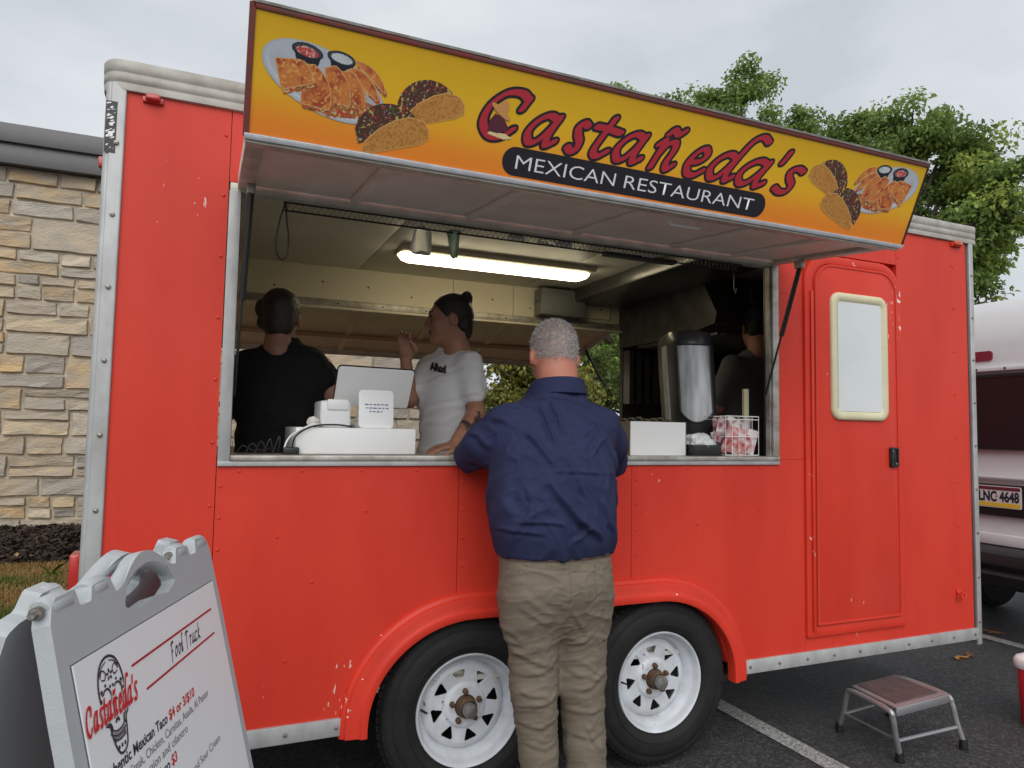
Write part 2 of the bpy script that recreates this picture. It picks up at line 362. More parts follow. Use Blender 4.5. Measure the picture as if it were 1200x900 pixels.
class SDF:
    def __init__(s, lo, hi, h):
        s.lo = np.array(lo, float); s.h = h; s.n = np.ceil((np.array(hi)-s.lo)/h).astype(int)+1; s.f = np.full(s.n, 1., np.float32)
        s.T = (np.eye(3), np.zeros(3))
    def frame(s, Rm, o): s.T = (np.asarray(Rm, float), np.array(o, float)); return s
    def W(s, p): return s.T[0] @ np.array(p, float)+s.T[1]
    def win(s, lo, hi):
        a = np.clip(np.floor((lo-s.lo)/s.h).astype(int), 0, s.n-1); b = np.clip(np.ceil((hi-s.lo)/s.h).astype(int)+1, 1, s.n)
        ax = [s.lo[i]+np.arange(a[i], b[i])*s.h for i in range(3)]
        return tuple(slice(a[i], b[i]) for i in range(3)), np.meshgrid(*ax, indexing='ij')
    def mix(s, sl, d, k):
        a = s.f[sl]
        if k > 0: hh = np.maximum(k-np.abs(a-d), 0)/k; s.f[sl] = np.minimum(a, d)-hh*hh*k*.25
        else: s.f[sl] = np.minimum(a, d)
    def cone(s, a, b, ra, rb=None, k=.02, cut=False):
        rb = ra if rb is None else rb; A, B = s.W(a), s.W(b); m = max(ra, rb)+k+3*s.h
        sl, (X, Y, Z) = s.win(np.minimum(A, B)-m, np.maximum(A, B)+m)
        if 0 in s.f[sl].shape: return s
        d = B-A; t = np.clip(((X-A[0])*d[0]+(Y-A[1])*d[1]+(Z-A[2])*d[2])/(d@d+1e-12), 0, 1)
        D = np.sqrt((X-A[0]-t*d[0])**2+(Y-A[1]-t*d[1])**2+(Z-A[2]-t*d[2])**2)-(ra+t*(rb-ra))
        if cut: s.f[sl] = np.maximum(s.f[sl], -D)
        else: s.mix(sl, D, k)
        return s
    def ell(s, c, r, k=.02, Rm=None, cut=False):
        Rw = s.T[0] if Rm is None else s.T[0] @ Rm; C = s.W(c); r = np.array(r, float); m = r.max()+k+3*s.h
        sl, (X, Y, Z) = s.win(C-m, C+m)
        if 0 in s.f[sl].shape: return s
        P = np.stack([X-C[0], Y-C[1], Z-C[2]], -1) @ Rw
        k0 = np.sqrt(((P/r)**2).sum(-1)); k1 = np.sqrt(((P/r**2)**2).sum(-1)); D = k0*(k0-1)/np.maximum(k1, 1e-6)
        if cut: s.f[sl] = np.maximum(s.f[sl], -D)
        else: s.mix(sl, D, k)
        return s
    def rings(s, R, k=.02, p=2.3):
        """stack of super-elliptic sections (z, cx, cy, a, b), world aligned or in frame (yaw only)"""
        R = np.array(sorted(R), float); m = R[:, 3:].max()+.1+k
        C = np.array([s.W((r[1], r[2], r[0])) for r in R]); sl, (X, Y, Z) = s.win(C.min(0)-m, C.max(0)+m)
        P = np.stack([X-s.T[1][0], Y-s.T[1][1], Z-s.T[1][2]], -1) @ s.T[0]
        z = P[..., 2]; zz = np.linspace(R[0, 0], R[-1, 0], 60)
        def ip(c):                                     # smooth interpolation of the sections
            tt = R[:, 0]; y = R[:, c]; g = np.gradient(y, tt); i = np.clip(np.searchsorted(tt, zz)-1, 0, len(tt)-2)
            hh = tt[i+1]-tt[i]; u = (zz-tt[i])/hh
            yy = (2*u**3-3*u**2+1)*y[i]+(u**3-2*u**2+u)*hh*g[i]+(-2*u**3+3*u**2)*y[i+1]+(u**3-u**2)*hh*g[i+1]
            return np.interp(z, zz, yy)
        cx, cy, a, b = ip(1), ip(2), ip(3), ip(4)
        q = (np.abs((P[..., 0]-cx)/a)**p+np.abs((P[..., 1]-cy)/b)**p)**(1/p)
        D = (q-1)*np.minimum(a, b); D = np.maximum(D, np.maximum(R[0, 0]-z, z-R[-1, 0])); s.mix(sl, D.astype(np.float32), k); return s
    def plane(s, p, n):
        """keep the side the normal points to"""
        P = s.W(p); N = s.T[0] @ np.array(n, float); N = N/np.linalg.norm(N); g = [s.lo[i]+np.arange(s.n[i])*s.h for i in range(3)]
        D = (g[0]-P[0])[:, None, None]*N[0]+(g[1]-P[1])[None, :, None]*N[1]+(g[2]-P[2])[None, None, :]*N[2]
        s.f = np.maximum(s.f, -D).astype(np.float32); return s
    def mesh(s, name, disp=None, smooth=1, color=None):
        f = s.f.copy(); f[0], f[-1], f[:, 0], f[:, -1], f[:, :, 0], f[:, :, -1] = (1.,)*6
        v, q = surface_nets(f, s.lo, s.h)
        for _ in range(smooth):                        # light Laplacian smoothing
            acc = np.zeros_like(v); num = np.zeros(len(v))
            for a, b in ((0, 1), (1, 2), (2, 3), (3, 0)):
                np.add.at(acc, q[:, a], v[q[:, b]]); np.add.at(acc, q[:, b], v[q[:, a]]); np.add.at(num, q[:, a], 1); np.add.at(num, q[:, b], 1)
            v = .45*v+.55*acc/np.maximum(num, 1)[:, None]
        fn = np.cross(v[q[:, 2]]-v[q[:, 0]], v[q[:, 3]]-v[q[:, 1]]); vn = np.zeros_like(v)
        for a in range(4): np.add.at(vn, q[:, a], fn)
        vn /= np.linalg.norm(vn, axis=1)[:, None]+1e-12
        if disp is not None: v = v+vn*disp(v, vn)[:, None]
        me = bpy.data.meshes.new(name); me.vertices.add(len(v)); me.vertices.foreach_set('co', v.astype(np.float32).ravel())
        me.loops.add(q.size); me.loops.foreach_set('vertex_index', q.ravel().astype(np.int32)); me.polygons.add(len(q))
        me.polygons.foreach_set('loop_start', np.arange(0, q.size, 4, dtype=np.int32)); me.polygons.foreach_set('loop_total', np.full(len(q), 4, np.int32))
        me.polygons.foreach_set('use_smooth', np.ones(len(q), bool)); me.update(); me.validate()
        if color is not None:
            c = color(v, vn); ca = me.color_attributes.new('print', 'FLOAT_COLOR', 'POINT'); ca.data.foreach_set('color', np.c_[c, np.ones(len(c))].astype(np.float32).ravel())
        return me
def noise3(v, sc, s=0, o=3):
    return (fbm(v[:, 0]*sc+v[:, 1]*sc*.7, v[:, 2]*sc+v[:, 1]*sc*.45, s, o)-.47)
def creases(segs):
    """segs: polylines of (x, z) seen from behind/front with (width, height); returns f(v, weight)"""
    def f(v):
        d = np.zeros(len(v)); X, Z = v[:, 0], v[:, 2]
        for pts, wd, am in segs:
            D = np.full(len(v), 9.); sg = np.zeros(len(v)); tot = np.zeros(len(v)); L = 0
            for (x1, y1), (x2, y2) in zip(pts[:-1], pts[1:]):
                dx, dy = x2-x1, y2-y1; l = math.hypot(dx, dy); t = np.clip(((X-x1)*dx+(Z-y1)*dy)/(l*l), 0, 1)
                e = np.hypot(X-x1-t*dx, Z-y1-t*dy); sd = ((X-x1)*dy-(Z-y1)*dx)/l; m = e < D
                D = np.where(m, e, D); sg = np.where(m, sd, sg); tot = np.where(m, L+t*l, tot); L += l
            fade = np.clip(np.minimum(tot, L-tot)/(.28*L), 0, 1); fade = fade*fade*(3-2*fade)
            d += am*fade*(np.exp(-(D/wd)**2)-.75*np.exp(-((sg-1.7*wd)/(wd*1.3))**2)*np.exp(-(D/(3*wd))**2))
        return d
    return f
# ================================================================== SETTING
mat('asphalt', (.024, .025, .028), .6, var=.7, vs=2.2, col2=(.040, .041, .044), bump=1., bs=110, vdetail=6, spec=.45)
def aggregate(m, light, thr):
    """small light stones set into the surface"""
    n = m.node_tree.nodes; L = m.node_tree.links; b = n['Principled BSDF']; src = b.inputs['Base Color'].links[0].from_socket
    t = n.new('ShaderNodeTexCoord'); last = src
    for sc, th, k in ((140., thr, .8), (70., thr+.10, 1.)):
        v = n.new('ShaderNodeTexVoronoi'); v.inputs['Scale'].default_value = sc; L.new(t.outputs['Object'], v.inputs['Vector'])
        s = n.new('ShaderNodeSeparateColor'); L.new(v.outputs['Color'], s.inputs[0]); mr = n.new('ShaderNodeMapRange'); mr.inputs[1].default_value = th; mr.inputs[2].default_value = 1.; mr.inputs[4].default_value = k; L.new(s.outputs[0], mr.inputs[0])
        mi = n.new('ShaderNodeMix'); mi.data_type = 'RGBA'; L.new(mr.outputs[0], mi.inputs[0]); L.new(last, mi.inputs[6]); mi.inputs[7].default_value = (*light, 1); last = mi.outputs[2]
    L.new(last, b.inputs['Base Color'])
aggregate(M['asphalt'], (.085, .085, .087), .60)
def ground_sheet(name, x0, x1, y0, y1, z, m):
    return struct(MB().add([(x0,y0,z),(x1,y0,z),(x1,y1,z),(x0,y1,z)], [(0,1,2,3)]).build(name, m))
ground_sheet('asphalt_ground', -300, 300, -300, 300, 0, M['asphalt'])
# worn parking lines: paint with the asphalt showing through
pm = mat('linepaint', (.55, .55, .53), .6, var=1., vs=75, col2=(.10, .10, .10), bump=.8, bs=190, vdetail=6)
for x in (2.845, 5.47):
    struct(MB().add([(x-.05,-2.6,.004),(x+.05,-2.6,.004),(x+.05,3.0,.004),(x-.05,3.0,.004)], [(0,1,2,3)]).build('parking_line', pm))

# lawn and planting bed behind the trailer, climbing to the building
PROF = [(2.30, .12), (2.55, .17), (3.2, .24), (3.93, .305), (4.5, .40), (5.05, .46), (5.2, .47)]
def lz(y): return float(np.interp(y, [p[0] for p in PROF], [p[1] for p in PROF]))
lawn_m = mat('soil', (.045, .034, .022), .9, var=.8, vs=10, col2=(.09, .075, .03), bump=.5, bs=50)
XS = (-9., -4., -2., 0., 1., 2., 3.05)
mb = MB(); g = [[(x, y, z) for x in XS] for y, z in PROF[:4]]; mb.loft(g, closed=False); struct(mb.build('lawn', lawn_m, smooth=True))
bed_m = mat('bedsoil', (.022, .016, .012), .95, var=.6, vs=30, col2=(.04, .028, .02), bump=.8, bs=60)
mb = MB(); g = [[(x, y, z+.004) for x in XS] for y, z in PROF[3:]]; mb.loft(g, closed=False); struct(mb.build('planting_bed', bed_m, smooth=True))
mb = MB()
for x in np.arange(-9, 3.05, 1.5): mb.box(x, min(x+1.492, 3.05), 2.18, 2.30, -.02, .125)
struct(mb.build('kerb', mat('concrete', (.34, .33, .31), .85, var=.5, vs=8, bump=.3), bevel=.012))
mb = MB(); mb.box(3.05, 3.17, 2.18, 5.3, -.02, .3); struct(mb.build('kerb', M['concrete'], bevel=.012))

def scatter_mesh(name, V, F, m, col=None):
    me = bpy.data.meshes.new(name); V = np.asarray(V, np.float32); F = np.asarray(F, np.int32); k = F.shape[1]
    me.vertices.add(len(V)); me.vertices.foreach_set('co', V.ravel()); me.loops.add(F.size); me.loops.foreach_set('vertex_index', F.ravel())
    me.polygons.add(len(F)); me.polygons.foreach_set('loop_start', np.arange(0, F.size, k, dtype=np.int32)); me.polygons.foreach_set('loop_total', np.full(len(F), k, np.int32)); me.update()
    if col is not None:
        ca = me.color_attributes.new('print', 'FLOAT_COLOR', 'POINT'); ca.data.foreach_set('color', np.c_[col, np.ones(len(col))].astype(np.float32).ravel())
    me.materials.append(m); return me
def foliage_mat(name, rough=.55, tr=.42):
    m = bpy.data.materials.new(name); m.use_nodes = True; n = m.node_tree.nodes; L = m.node_tree.links
    b = n['Principled BSDF']; b.inputs['Roughness'].default_value = rough; b.inputs['Specular IOR Level'].default_value = .35
    a = n.new('ShaderNodeAttribute'); a.attribute_name = 'print'; L.new(a.outputs['Color'], b.inputs['Base Color'])
    t = n.new('ShaderNodeBsdfTranslucent'); L.new(a.outputs['Color'], t.inputs[0]); mx = n.new('ShaderNodeMixShader'); mx.inputs[0].default_value = tr
    L.new(b.outputs[0], mx.inputs[1]); L.new(t.outputs[0], mx.inputs[2]); L.new(mx.outputs[0], n['Material Output'].inputs[0]); MATS[name] = m; return m
leaf_m = foliage_mat('leafage')
def blades(n, x0, x1, y0, y1, hmin, hmax, seed):
    r = np.random.default_rng(seed); x = r.uniform(x0, x1, n); y = r.uniform(y0, y1, n); z = np.interp(y, [p[0] for p in PROF], [p[1] for p in PROF])
    dry = np.clip((fbm(x*2.2, y*2.2, 3)-.40)*7+np.clip((y-3.35)*1.6, -.3, 1), 0, 1)
    h = r.uniform(hmin, hmax, n)*(1-.4*dry); a = r.uniform(0, 6.283, n); lean = r.uniform(.1, .9, n); wd = r.uniform(.003, .006, n)
    dx, dy = np.cos(a), np.sin(a); V = np.empty((n, 3, 3))
    V[:, 0] = np.c_[x-dy*wd, y+dx*wd, z]; V[:, 1] = np.c_[x+dy*wd, y-dx*wd, z]; V[:, 2] = np.c_[x+dx*h*lean, y+dy*h*lean, z+h]
    c = np.where(r.random(n)[:, None] < dry[:, None], np.array([.36, .24, .09]), np.array([.15, .19, .045]))*r.uniform(.6, 1.4, n)[:, None]
    return V.reshape(-1, 3), np.arange(3*n).reshape(-1, 3), np.repeat(c, 3, 0)
V, F, c = blades(52000, -2.2, .4, 2.32, 3.96, .02, .05, 5)
o = stuff(link('grass', scatter_mesh('grass', V, F, leaf_m, c))); tag(o, 'short patchy lawn with dry brown spots before the bark bed', 'grass')
# bark mulch chips
n = 9000; r = np.random.default_rng(9); x = r.uniform(-2.4, 1., n); y = r.uniform(3.95, 5.0, n); z = np.interp(y, [p[0] for p in PROF], [p[1] for p in PROF])+r.uniform(.004, .03, n)
a = r.uniform(0, 6.28, n); l = r.uniform(.01, .035, n); wv = r.uniform(.004, .011, n); t1 = r.uniform(-.012, .012, n); t2 = r.uniform(-.01, .01, n)
V = np.empty((n, 4, 3))
for i, (p, q) in enumerate(((-1,-1),(1,-1),(1,1),(-1,1))): V[:, i] = np.c_[x+p*l*np.cos(a)-q*wv*np.sin(a), y+p*l*np.sin(a)+q*wv*np.cos(a), z+p*t1+q*t2]
c = np.array([.03, .020, .014])*r.uniform(.5, 1.9, n)[:, None]; m = r.random(n) < .008; c[m] = (.30, .21, .11)
o = stuff(link('bark_mulch', scatter_mesh('bark_mulch', V.reshape(-1, 3), np.arange(4*n).reshape(-1, 4), attr_mat('bark', .9), np.repeat(c, 4, 0)))); tag(o, 'dark brown bark mulch covering the bed below the stone wall', 'mulch')

# a small green weed at the edge of the bed
def leafy(name, label, cat, base, spec, colr, seed, group=None, stem=None):
    """rosette of individual pointed leaves"""
    t = thing(name, label, cat, base, group); r = random.Random(seed)
    for k in range(spec['n']):
        a = r.uniform(0, 6.28); L = r.uniform(*spec['l']); up = r.uniform(*spec['up']); wd = L*spec.get('w', .16); vs = []; d = Vector((math.cos(a), math.sin(a), 0)); s = Vector((-d.y, d.x, 0))
        for i in range(5):
            u = i/4; p = Vector(base)+d*L*u*(1-.2*up*u)+Vector((0, 0, L*(up*u-.55*u*u*(1-.3*up)))); e = wd*math.sin(math.pi*min(u*.9+.08, 1))
            vs += [p-s*e+Vector((0,0,.15*e)), p, p+s*e+Vector((0,0,.15*e))]
        MB().add(vs, [(3*i+j, 3*i+j+1, 3*i+j+4, 3*i+j+3) for i in range(4) for j in (0, 1)]).build('leaf', colr, t, smooth=True)
    return t
mat('weed', (.10, .22, .03), .5, var=.4, vs=20)
wp = on(60, 668, 2, .31); leafy('weed', 'small green weed growing at the edge of the bark bed', 'weed', (wp.x, wp.y, lz(wp.y)), dict(n=14, l=(.07,.16), up=(.2,1.2)), M['weed'], 4)

# ------------------------------------------------------------------ stone building
WY = 5.0
bld = thing('stone_building', 'building of rough tan and grey sandstone blocks under a dark grey metal fascia', 'building', (.5, WY, .4))
mortar = mat('mortar', (.58, .51, .40), .9, var=.5, vs=14, bump=.4, bs=120)
MB().box(-9, 3.2, WY+.02, WY+6, .1, 3.88).build('wall_core', mortar, bld)
stone_m = mat('sandstone', (.4, .3, .2), .9, var=.9, vs=7, col2=(.36, .325, .275), bump=1., bs=40, vdetail=9,
    rnd=[(.40,.33,.24),(.55,.38,.19),(.36,.33,.29),(.56,.44,.28),(.33,.30,.26),(.60,.42,.21),(.49,.41,.30),(.32,.30,.275),(.50,.41,.30),(.48,.33,.17),(.51,.47,.39),(.60,.47,.31)], stretch=(.7,1,1.8))
def stone(x0, x1, z0, z1, rs):
    """rough split face: a sharp arris all round, then an uneven broken surface"""
    W, H = x1-x0, z1-z0; nx = max(3, min(6, int(W/.085))); nzz = 3 if H > .12 else 2; px = rs.uniform(0, 99); tx = rs.uniform(-.014,.014); tz = rs.uniform(-.010,.010)
    us = [0, .007/W]+[(i+rs.uniform(-.18,.18))/nx for i in range(1, nx)]+[1-.007/W, 1]; vs_ = [0, .006/H]+[(j+rs.uniform(-.15,.15))/nzz for j in range(1, nzz)]+[1-.006/H, 1]; vs = []
    for j, v in enumerate(vs_):
        for i, u in enumerate(us):
            rim = i in (0, len(us)-1) or j in (0, len(vs_)-1)
            dep = .0 if rim else .020+.030*fbm(np.array([px+u*W*13]), np.array([v*H*20+px]), 0, 3)[0]+tx*(u-.5)*2+tz*(v-.5)*2+rs.uniform(-.003,.003)
            wob = .004*math.sin(px+u*W*17)*(1 if v < .5 else -1) if 0 < i < len(us)-1 else 0; wx = .004*math.sin(px+v*H*31) if 0 < j < len(vs_)-1 else 0
            vs.append((x0+u*W+wx, WY+.02-dep, z0+v*H+wob))
    W_ = len(us); return vs, [(j*W_+i, j*W_+i+1, (j+1)*W_+i+1, (j+1)*W_+i) for j in range(len(vs_)-1) for i in range(W_-1)]
rs = random.Random(31); cnt = 0; rest = MB(); zc = .38
while zc < 3.68:
    H = rs.choice([.15, .17, .20, .23, .26, .30]); H = min(H, 3.70-zc); xx = -3.6-rs.uniform(0, .4)
    if H < .08: break
    while xx < 3.18:
        big = rs.random() < .42 or H < .19; Lg = rs.uniform(.22, .60) if H < .24 else rs.uniform(.32, .66); x1 = min(xx+Lg, 3.19)
        if 3.19-x1 < .12: x1 = 3.19
        rows = [(zc, zc+H)]
        if not big: sp = zc+H*rs.uniform(.38, .62); rows = [(zc, sp), (sp, zc+H)]
        for a, b in rows:
            pieces = [(xx, x1)]
            if (x1-xx) > .34 and len(rows) > 1 and rs.random() < .45: sx = xx+(x1-xx)*rs.uniform(.35,.65); pieces = [(xx, sx), (sx, x1)]
            for p, q in pieces:
                vs, fs = stone(p+.010, q-.010, a+.009, b-.009, rs)
                vis = (-2.0 < p < -.35) or (.9 < p < 3.2 and 1.3 < b < 2.5)
                if vis and cnt < 295:
                    cnt += 1; me = bpy.data.meshes.new('stone'); me.from_pydata(vs, [], fs)
                    link('stone', me, bld, stone_m)
                else: rest.add(vs, fs)
        xx = x1
    zc += H
mat('sandstone_far', (.48, .38, .26), .9, var=1., vs=3.2, col2=(.27, .24, .20), bump=1., bs=28, vdetail=8)
stuff(rest.build('far_stones', M['sandstone_far'], bld))
MB().box(-9, 3.28, WY-.10, WY+6, 3.705, 3.73).build('soffit', M['stone_fasc'], bld)
MB().box(-9, 3.30, WY-.13, WY-.101, 3.695, 3.885).build('fascia', M['stone_fasc'], bld, bevel=.004)
MB().box(-9, 3.32, WY-.17, WY-.131, 3.875, 4.045).build('fascia', M['stone_fasc'], bld, bevel=.006)
MB().box(-9, 3.30, WY-.10, WY+6, 3.89, 4.03).build('roof', M['stone_fasc'], bld)

# ------------------------------------------------------------------ trees
bark_m = mat('treebark', (.10, .085, .07), .9, var=.7, vs=12, col2=(.05,.04,.03), bump=.8, bs=30)
def tree(name, label, base, height, crown, nleaf, seed, leaf=.075, tone=(.215, .31, .085), group=None, lowest=.3):
    """crown: list of lobes (dx, dy, z, r)"""
    r = random.Random(seed); rn = np.random.default_rng(seed); t = thing(name, label, 'tree', base, group); b = Vector(base)
    mb = MB(); zt = height*.72; trunk = [b+Vector((r.uniform(-.1,.1)*k, r.uniform(-.1,.1)*k, zt*k/6)) for k in range(7)]
    mb.tube(trunk, [.17*(1-.11*k)*height/7 for k in range(7)], 10); mb.build('trunk', bark_m, t, smooth=True)
    lb = MB(); tips = []
    for dx, dy, z, R in crown:
        c = b+Vector((dx, dy, z)); k = max(0, min(5, int((z-.9*R)/zt*6))); s0 = trunk[k]
        mid = (s0+c)*.5+Vector((0, 0, .12*R)); P = [Vector(q) for q in spline([s0, mid, c], 4)]; lb.tube(P, [.06*height/7*(1-.75*i/(len(P)-1)) for i in range(len(P))], 7)
        m = int(20*R*R)+9
        for i in range(m):
            d = Vector((r.gauss(0,1), r.gauss(0,1), r.gauss(0,1)*.85+.12)).normalized(); rad = R*(r.random()**.42); e = c+d*rad
            q = c+d*rad*.35+Vector((0,0,.06)); lb.tube([c if i % 3 else P[-2], q, e], [.018, .012, .004], 4, cap=False); tips.append((e, R))
    lb.build('limb', bark_m, t, smooth=True)
    E = np.array([tuple(e) for e, _ in tips]); k = rn.integers(0, len(E), nleaf); cl = rn.normal(0, 1, (nleaf, 3)); cl *= (rn.uniform(0, 1, nleaf)**.5/np.linalg.norm(cl, axis=1))[:, None]
    csz = rn.uniform(.13, .33, len(E)); C = E[k]+cl*csz[k][:, None]*np.array([1.15, 1.15, .75])
    L = leaf*rn.uniform(.6, 1.25, nleaf); az = rn.uniform(0, 6.283, nleaf); pt = rn.uniform(-1.25, .25, nleaf); d = np.c_[np.cos(az)*np.cos(pt), np.sin(az)*np.cos(pt), np.sin(pt)]
    up = rn.normal(0, .55, (nleaf, 3))+np.array([0, 0, 1.]); sdv = np.cross(d, up); sdv /= np.linalg.norm(sdv, axis=1)[:, None]+1e-9; nn = np.cross(sdv, d)
    V = np.empty((nleaf, 4, 3)); V[:, 0] = C; V[:, 1] = C+d*(L*.5)[:, None]+sdv*(L*.30)[:, None]+nn*(L*.08)[:, None]; V[:, 2] = C+d*L[:, None]-nn*(L*.12)[:, None]; V[:, 3] = C+d*(L*.5)[:, None]-sdv*(L*.30)[:, None]+nn*(L*.08)[:, None]
    tw = rn.uniform(.72, 1.25, len(E))[k]*rn.uniform(.7, 1.3, nleaf); col = np.array(tone)[None]*tw[:, None]; ye = rn.uniform(0, 1, len(E))[k] < .18; col[ye] *= np.array([1.35, 1.15, .9])
    link('crown', scatter_mesh('crown', V.reshape(-1, 3), np.arange(4*nleaf).reshape(-1, 4), leaf_m, np.repeat(col, 4, 0)), t)
    return t
def at(px, py, dist):
    d = FB+RB*((px-600)/FPX)-UB*((py-450)/FPX); k = dist/math.hypot(d.x, d.y); return Vector((CX, CY, CZ))+d*k
def lobes(base, spots, dist):
    out = []
    for px, py, rp, dd in spots:
        p = at(px, py, dist+dd); out.append((p.x-base[0], p.y-base[1], p.z, rp*(dist+dd)/FPX*.93))
    return out
D1 = 13.5; p = at(850, 400, D1); B1 = (p.x, p.y, 0)
tree('shade_tree', 'leafy green tree standing behind the trailer roof, its top rising above the sign', B1, 7.6,
     lobes(B1, [(872,112,38,0),(835,130,38,.6),(800,150,36,-.5),(768,170,30,.4),(716,118,17,-.3),(740,190,40,.2),(880,165,44,-.6),(820,205,55,.8),(936,150,24,.2),(905,215,50,.4),(760,250,50,0),(850,285,60,.3),(725,330,42,-.8),(705,395,40,-1.0),(710,440,36,-1.2),(775,340,60,.6),(690,280,40,.5),(640,430,30,.8),(735,460,34,-.4),(690,470,36,-.2),(715,420,44,.4),(760,440,40,.2),(720,380,44,0),(665,470,34,.3)], D1), 58000, 11, leaf=.09)
D2 = 12.0; p = at(1065, 400, D2); B2 = (p.x, p.y, 0)
tree('shade_tree', 'broad leafy green tree standing behind the trailer and the white van', B2, 6.4,
     lobes(B2, [(1000,165,30,.3),(1035,160,36,0),(1068,158,40,-.3),(1108,168,38,.2),(1140,185,38,.4),(1165,215,36,-.2),(1090,215,55,.5),(1030,215,48,-.5),(1135,250,50,.3),(1172,245,30,-.4),(975,195,34,.6),(1100,290,60,-.3),(1140,300,38,.3),(1128,340,34,0),(1050,290,60,.5),(1090,370,50,.2),(985,250,40,.2),(1152,275,26,.1)], D2), 46000, 23, leaf=.085, tone=(.215, .31, .085))
# shrub standing against the far end of the building, seen through the trailer
B3 = (3.72, 4.75, 0)
tree('garden_shrub', 'yellowish green garden shrub beside the end of the stone wall', B3, 2.5,
     [(-.22,-.05,1.45,.36),(.2,.1,1.55,.42),(.0,-.2,1.05,.4),(.45,-.1,1.25,.40),(-.05,.1,1.95,.34),(.35,.1,2.05,.32),(.1,0,2.3,.26),(-.3,.0,1.75,.28),(-.2,.05,2.2,.30),(.5,.05,1.75,.35),(-.35,.05,2.45,.24)], 21000, 5, leaf=.06, tone=(.24, .26, .07))
tree('garden_shrub', 'dark green bushy shrub growing behind the yellowish one past the stone wall', (5.6, 6.6, 0), 3.0,
     [(-.5,0,1.3,.6),(.3,.1,1.5,.65),(.9,0,1.2,.6),(0,0,2.2,.55),(.6,.1,2.2,.5),(-.6,.1,2.0,.45),(1.3,.1,1.7,.5)], 16000, 8, leaf=.075, tone=(.13,.18,.05))
# ------------------------------------------------------------------ van behind the trailer
VX, VYC = 5.5, .62
van = thing('van', 'white high-roof van parked behind the trailer, its rear plate reading LNC 4648', 'van', (VX+.4, VYC, 0))
vw = mat('van_white', (.72, .72, .74), .35, var=.35, vs=3, col2=(.64, .64, .66), coat=.3)
vroof = mat('van_roof', (.70, .71, .72), .5, var=.3, vs=4, col2=(.60, .61, .62))
glass = mat('van_glass', (.018, .016, .018), .06, spec=.7)
def vsec(x, hw, z0, z1, rc=.1, n=5):          # rounded cross-section at x
    return [(x, VYC+u, v) for u, v in rrect(-hw, hw, z0, z1, rc, n)]
mb = MB(); mb.loft([vsec(VX+.03,.95,.62,1.86,.06), vsec(VX,.97,.60,1.88,.07), vsec(VX+.06,1.0,.58,1.90,.09), vsec(VX+4.6,1.0,.5,1.90,.1), vsec(VX+4.9,.9,.5,1.2,.1)]); mb.build('body', vw, van, smooth=True)
mb = MB(); mb.loft([vsec(VX+.10,.80,1.905,2.22,.12), vsec(VX+.02,.95,1.903,2.05,.05), vsec(VX+.05,.94,1.902,2.30,.14), vsec(VX+.14,.92,1.902,2.41,.2), vsec(VX+.4,.90,1.902,2.46,.22), vsec(VX+3.0,.88,1.902,2.52,.22), vsec(VX+4.0,.7,1.902,2.0,.08)][1:]); mb.build('raised_roof', vroof, van, smooth=True)
MB().box(VX-.012, VX+.02, VYC-.9, VYC+.9, 1.885, 1.915).build('drip_rail', vw, van, bevel=.004)
mb = MB()
for k in range(9): mb.lathe([(0,.006),(.008,.004),(.009,0)], Matrix.Translation((VX-.012, VYC-.8+.2*k, 1.90)) @ Matrix.Rotation(R_(-90),4,'Y'), 8)
stuff(mb.build('rail_screw', M['rust'], van))
MB().prism(rrect(-.86,.86,1.345,1.84,.06,5), lambda u,v,k: (VX-.004+.02*k, VYC+u, v)).build('rear_window', glass, van)
MB().ringprism(rrect(-.88,.88,1.325,1.86,.07,5), rrect(-.86,.86,1.345,1.84,.06,5), lambda u,v,k: (VX-.010+.02*k, VYC+u, v)).build('window_seal', M['black'], van)
MB().prism(rrect(.10,.30,1.965,2.035,.02,4), lambda u,v,k: (VX+.030-.022*k, VYC+u, v)).build('brake_light', mat('brake_red', (.22,.03,.05), .25), van)
MB().prism(rrect(-.30,.34,.86,1.08,.03,4), lambda u,v,k: (VX-.004+.02*k, VYC+u, v)).build('plate_recess', M['black'], van)
MB().box(VX-.015, VX+.02, VYC-.93, VYC+.93, 1.12, 1.14).build('door_trim', vw, van, bevel=.004)
MB().box(VX-.018, VX+.02, VYC-.97, VYC+.97, .655, .735).build('lower_trim', vw, van, bevel=.01)
mb = MB(); mb.loft([[(VX-a, VYC+s*(1.0-.02*i), z) for i in range(1) for s in (-1,1)]+[(VX+.15, VYC+1.0, z), (VX+.15, VYC-1.0, z)] for a, z in ((.02,.36),(.12,.40),(.16,.47),(.13,.50),(.17,.54),(.15,.62),(.04,.65))]); mb.build('bumper', mat('bumper_black', (.020,.020,.022), .4, var=.4, vs=6), van, bevel=.008)
for yy in (-.80, .80):
    for xx in (1.0, 4.0):
        w_ = bpy.data.objects.new('wheel', None); COL.objects.link(w_); w_.parent = van; w_.location = -wloc(van)
        Mw = Matrix.Translation((VX+xx, VYC+yy, .34)) @ Matrix.Rotation(R_(90), 4, 'X')
        MB().lathe([(.19,-.09),(.29,-.1),(.335,-.07),(.34,0),(.335,.07),(.29,.1),(.19,.09)], Mw, 28).build('tyre', M['rubber'], w_, smooth=True)
        MB().lathe([(0,-.03),(.17,-.03),(.2,-.08),(.2,.08),(.17,.03),(0,.03)], Mw, 24).build('rim', M['steel'], w_, smooth=True)
pf = Frame((VX-.012, VYC+.222, .934), (0,-1,0), (0,0,1)) ; PW, PH = .305, .152
pf = Frame((VX-.010, .840, .918), (0,-1,0), (0,0,1))
pl = MB().prism(rrect(0,PW,0,PH,.012,4), lambda u,v,k: pf.p(u, v, -.004+.004*k)).build('licence_plate', mat('plate_white', (.70,.66,.66), .4), van)
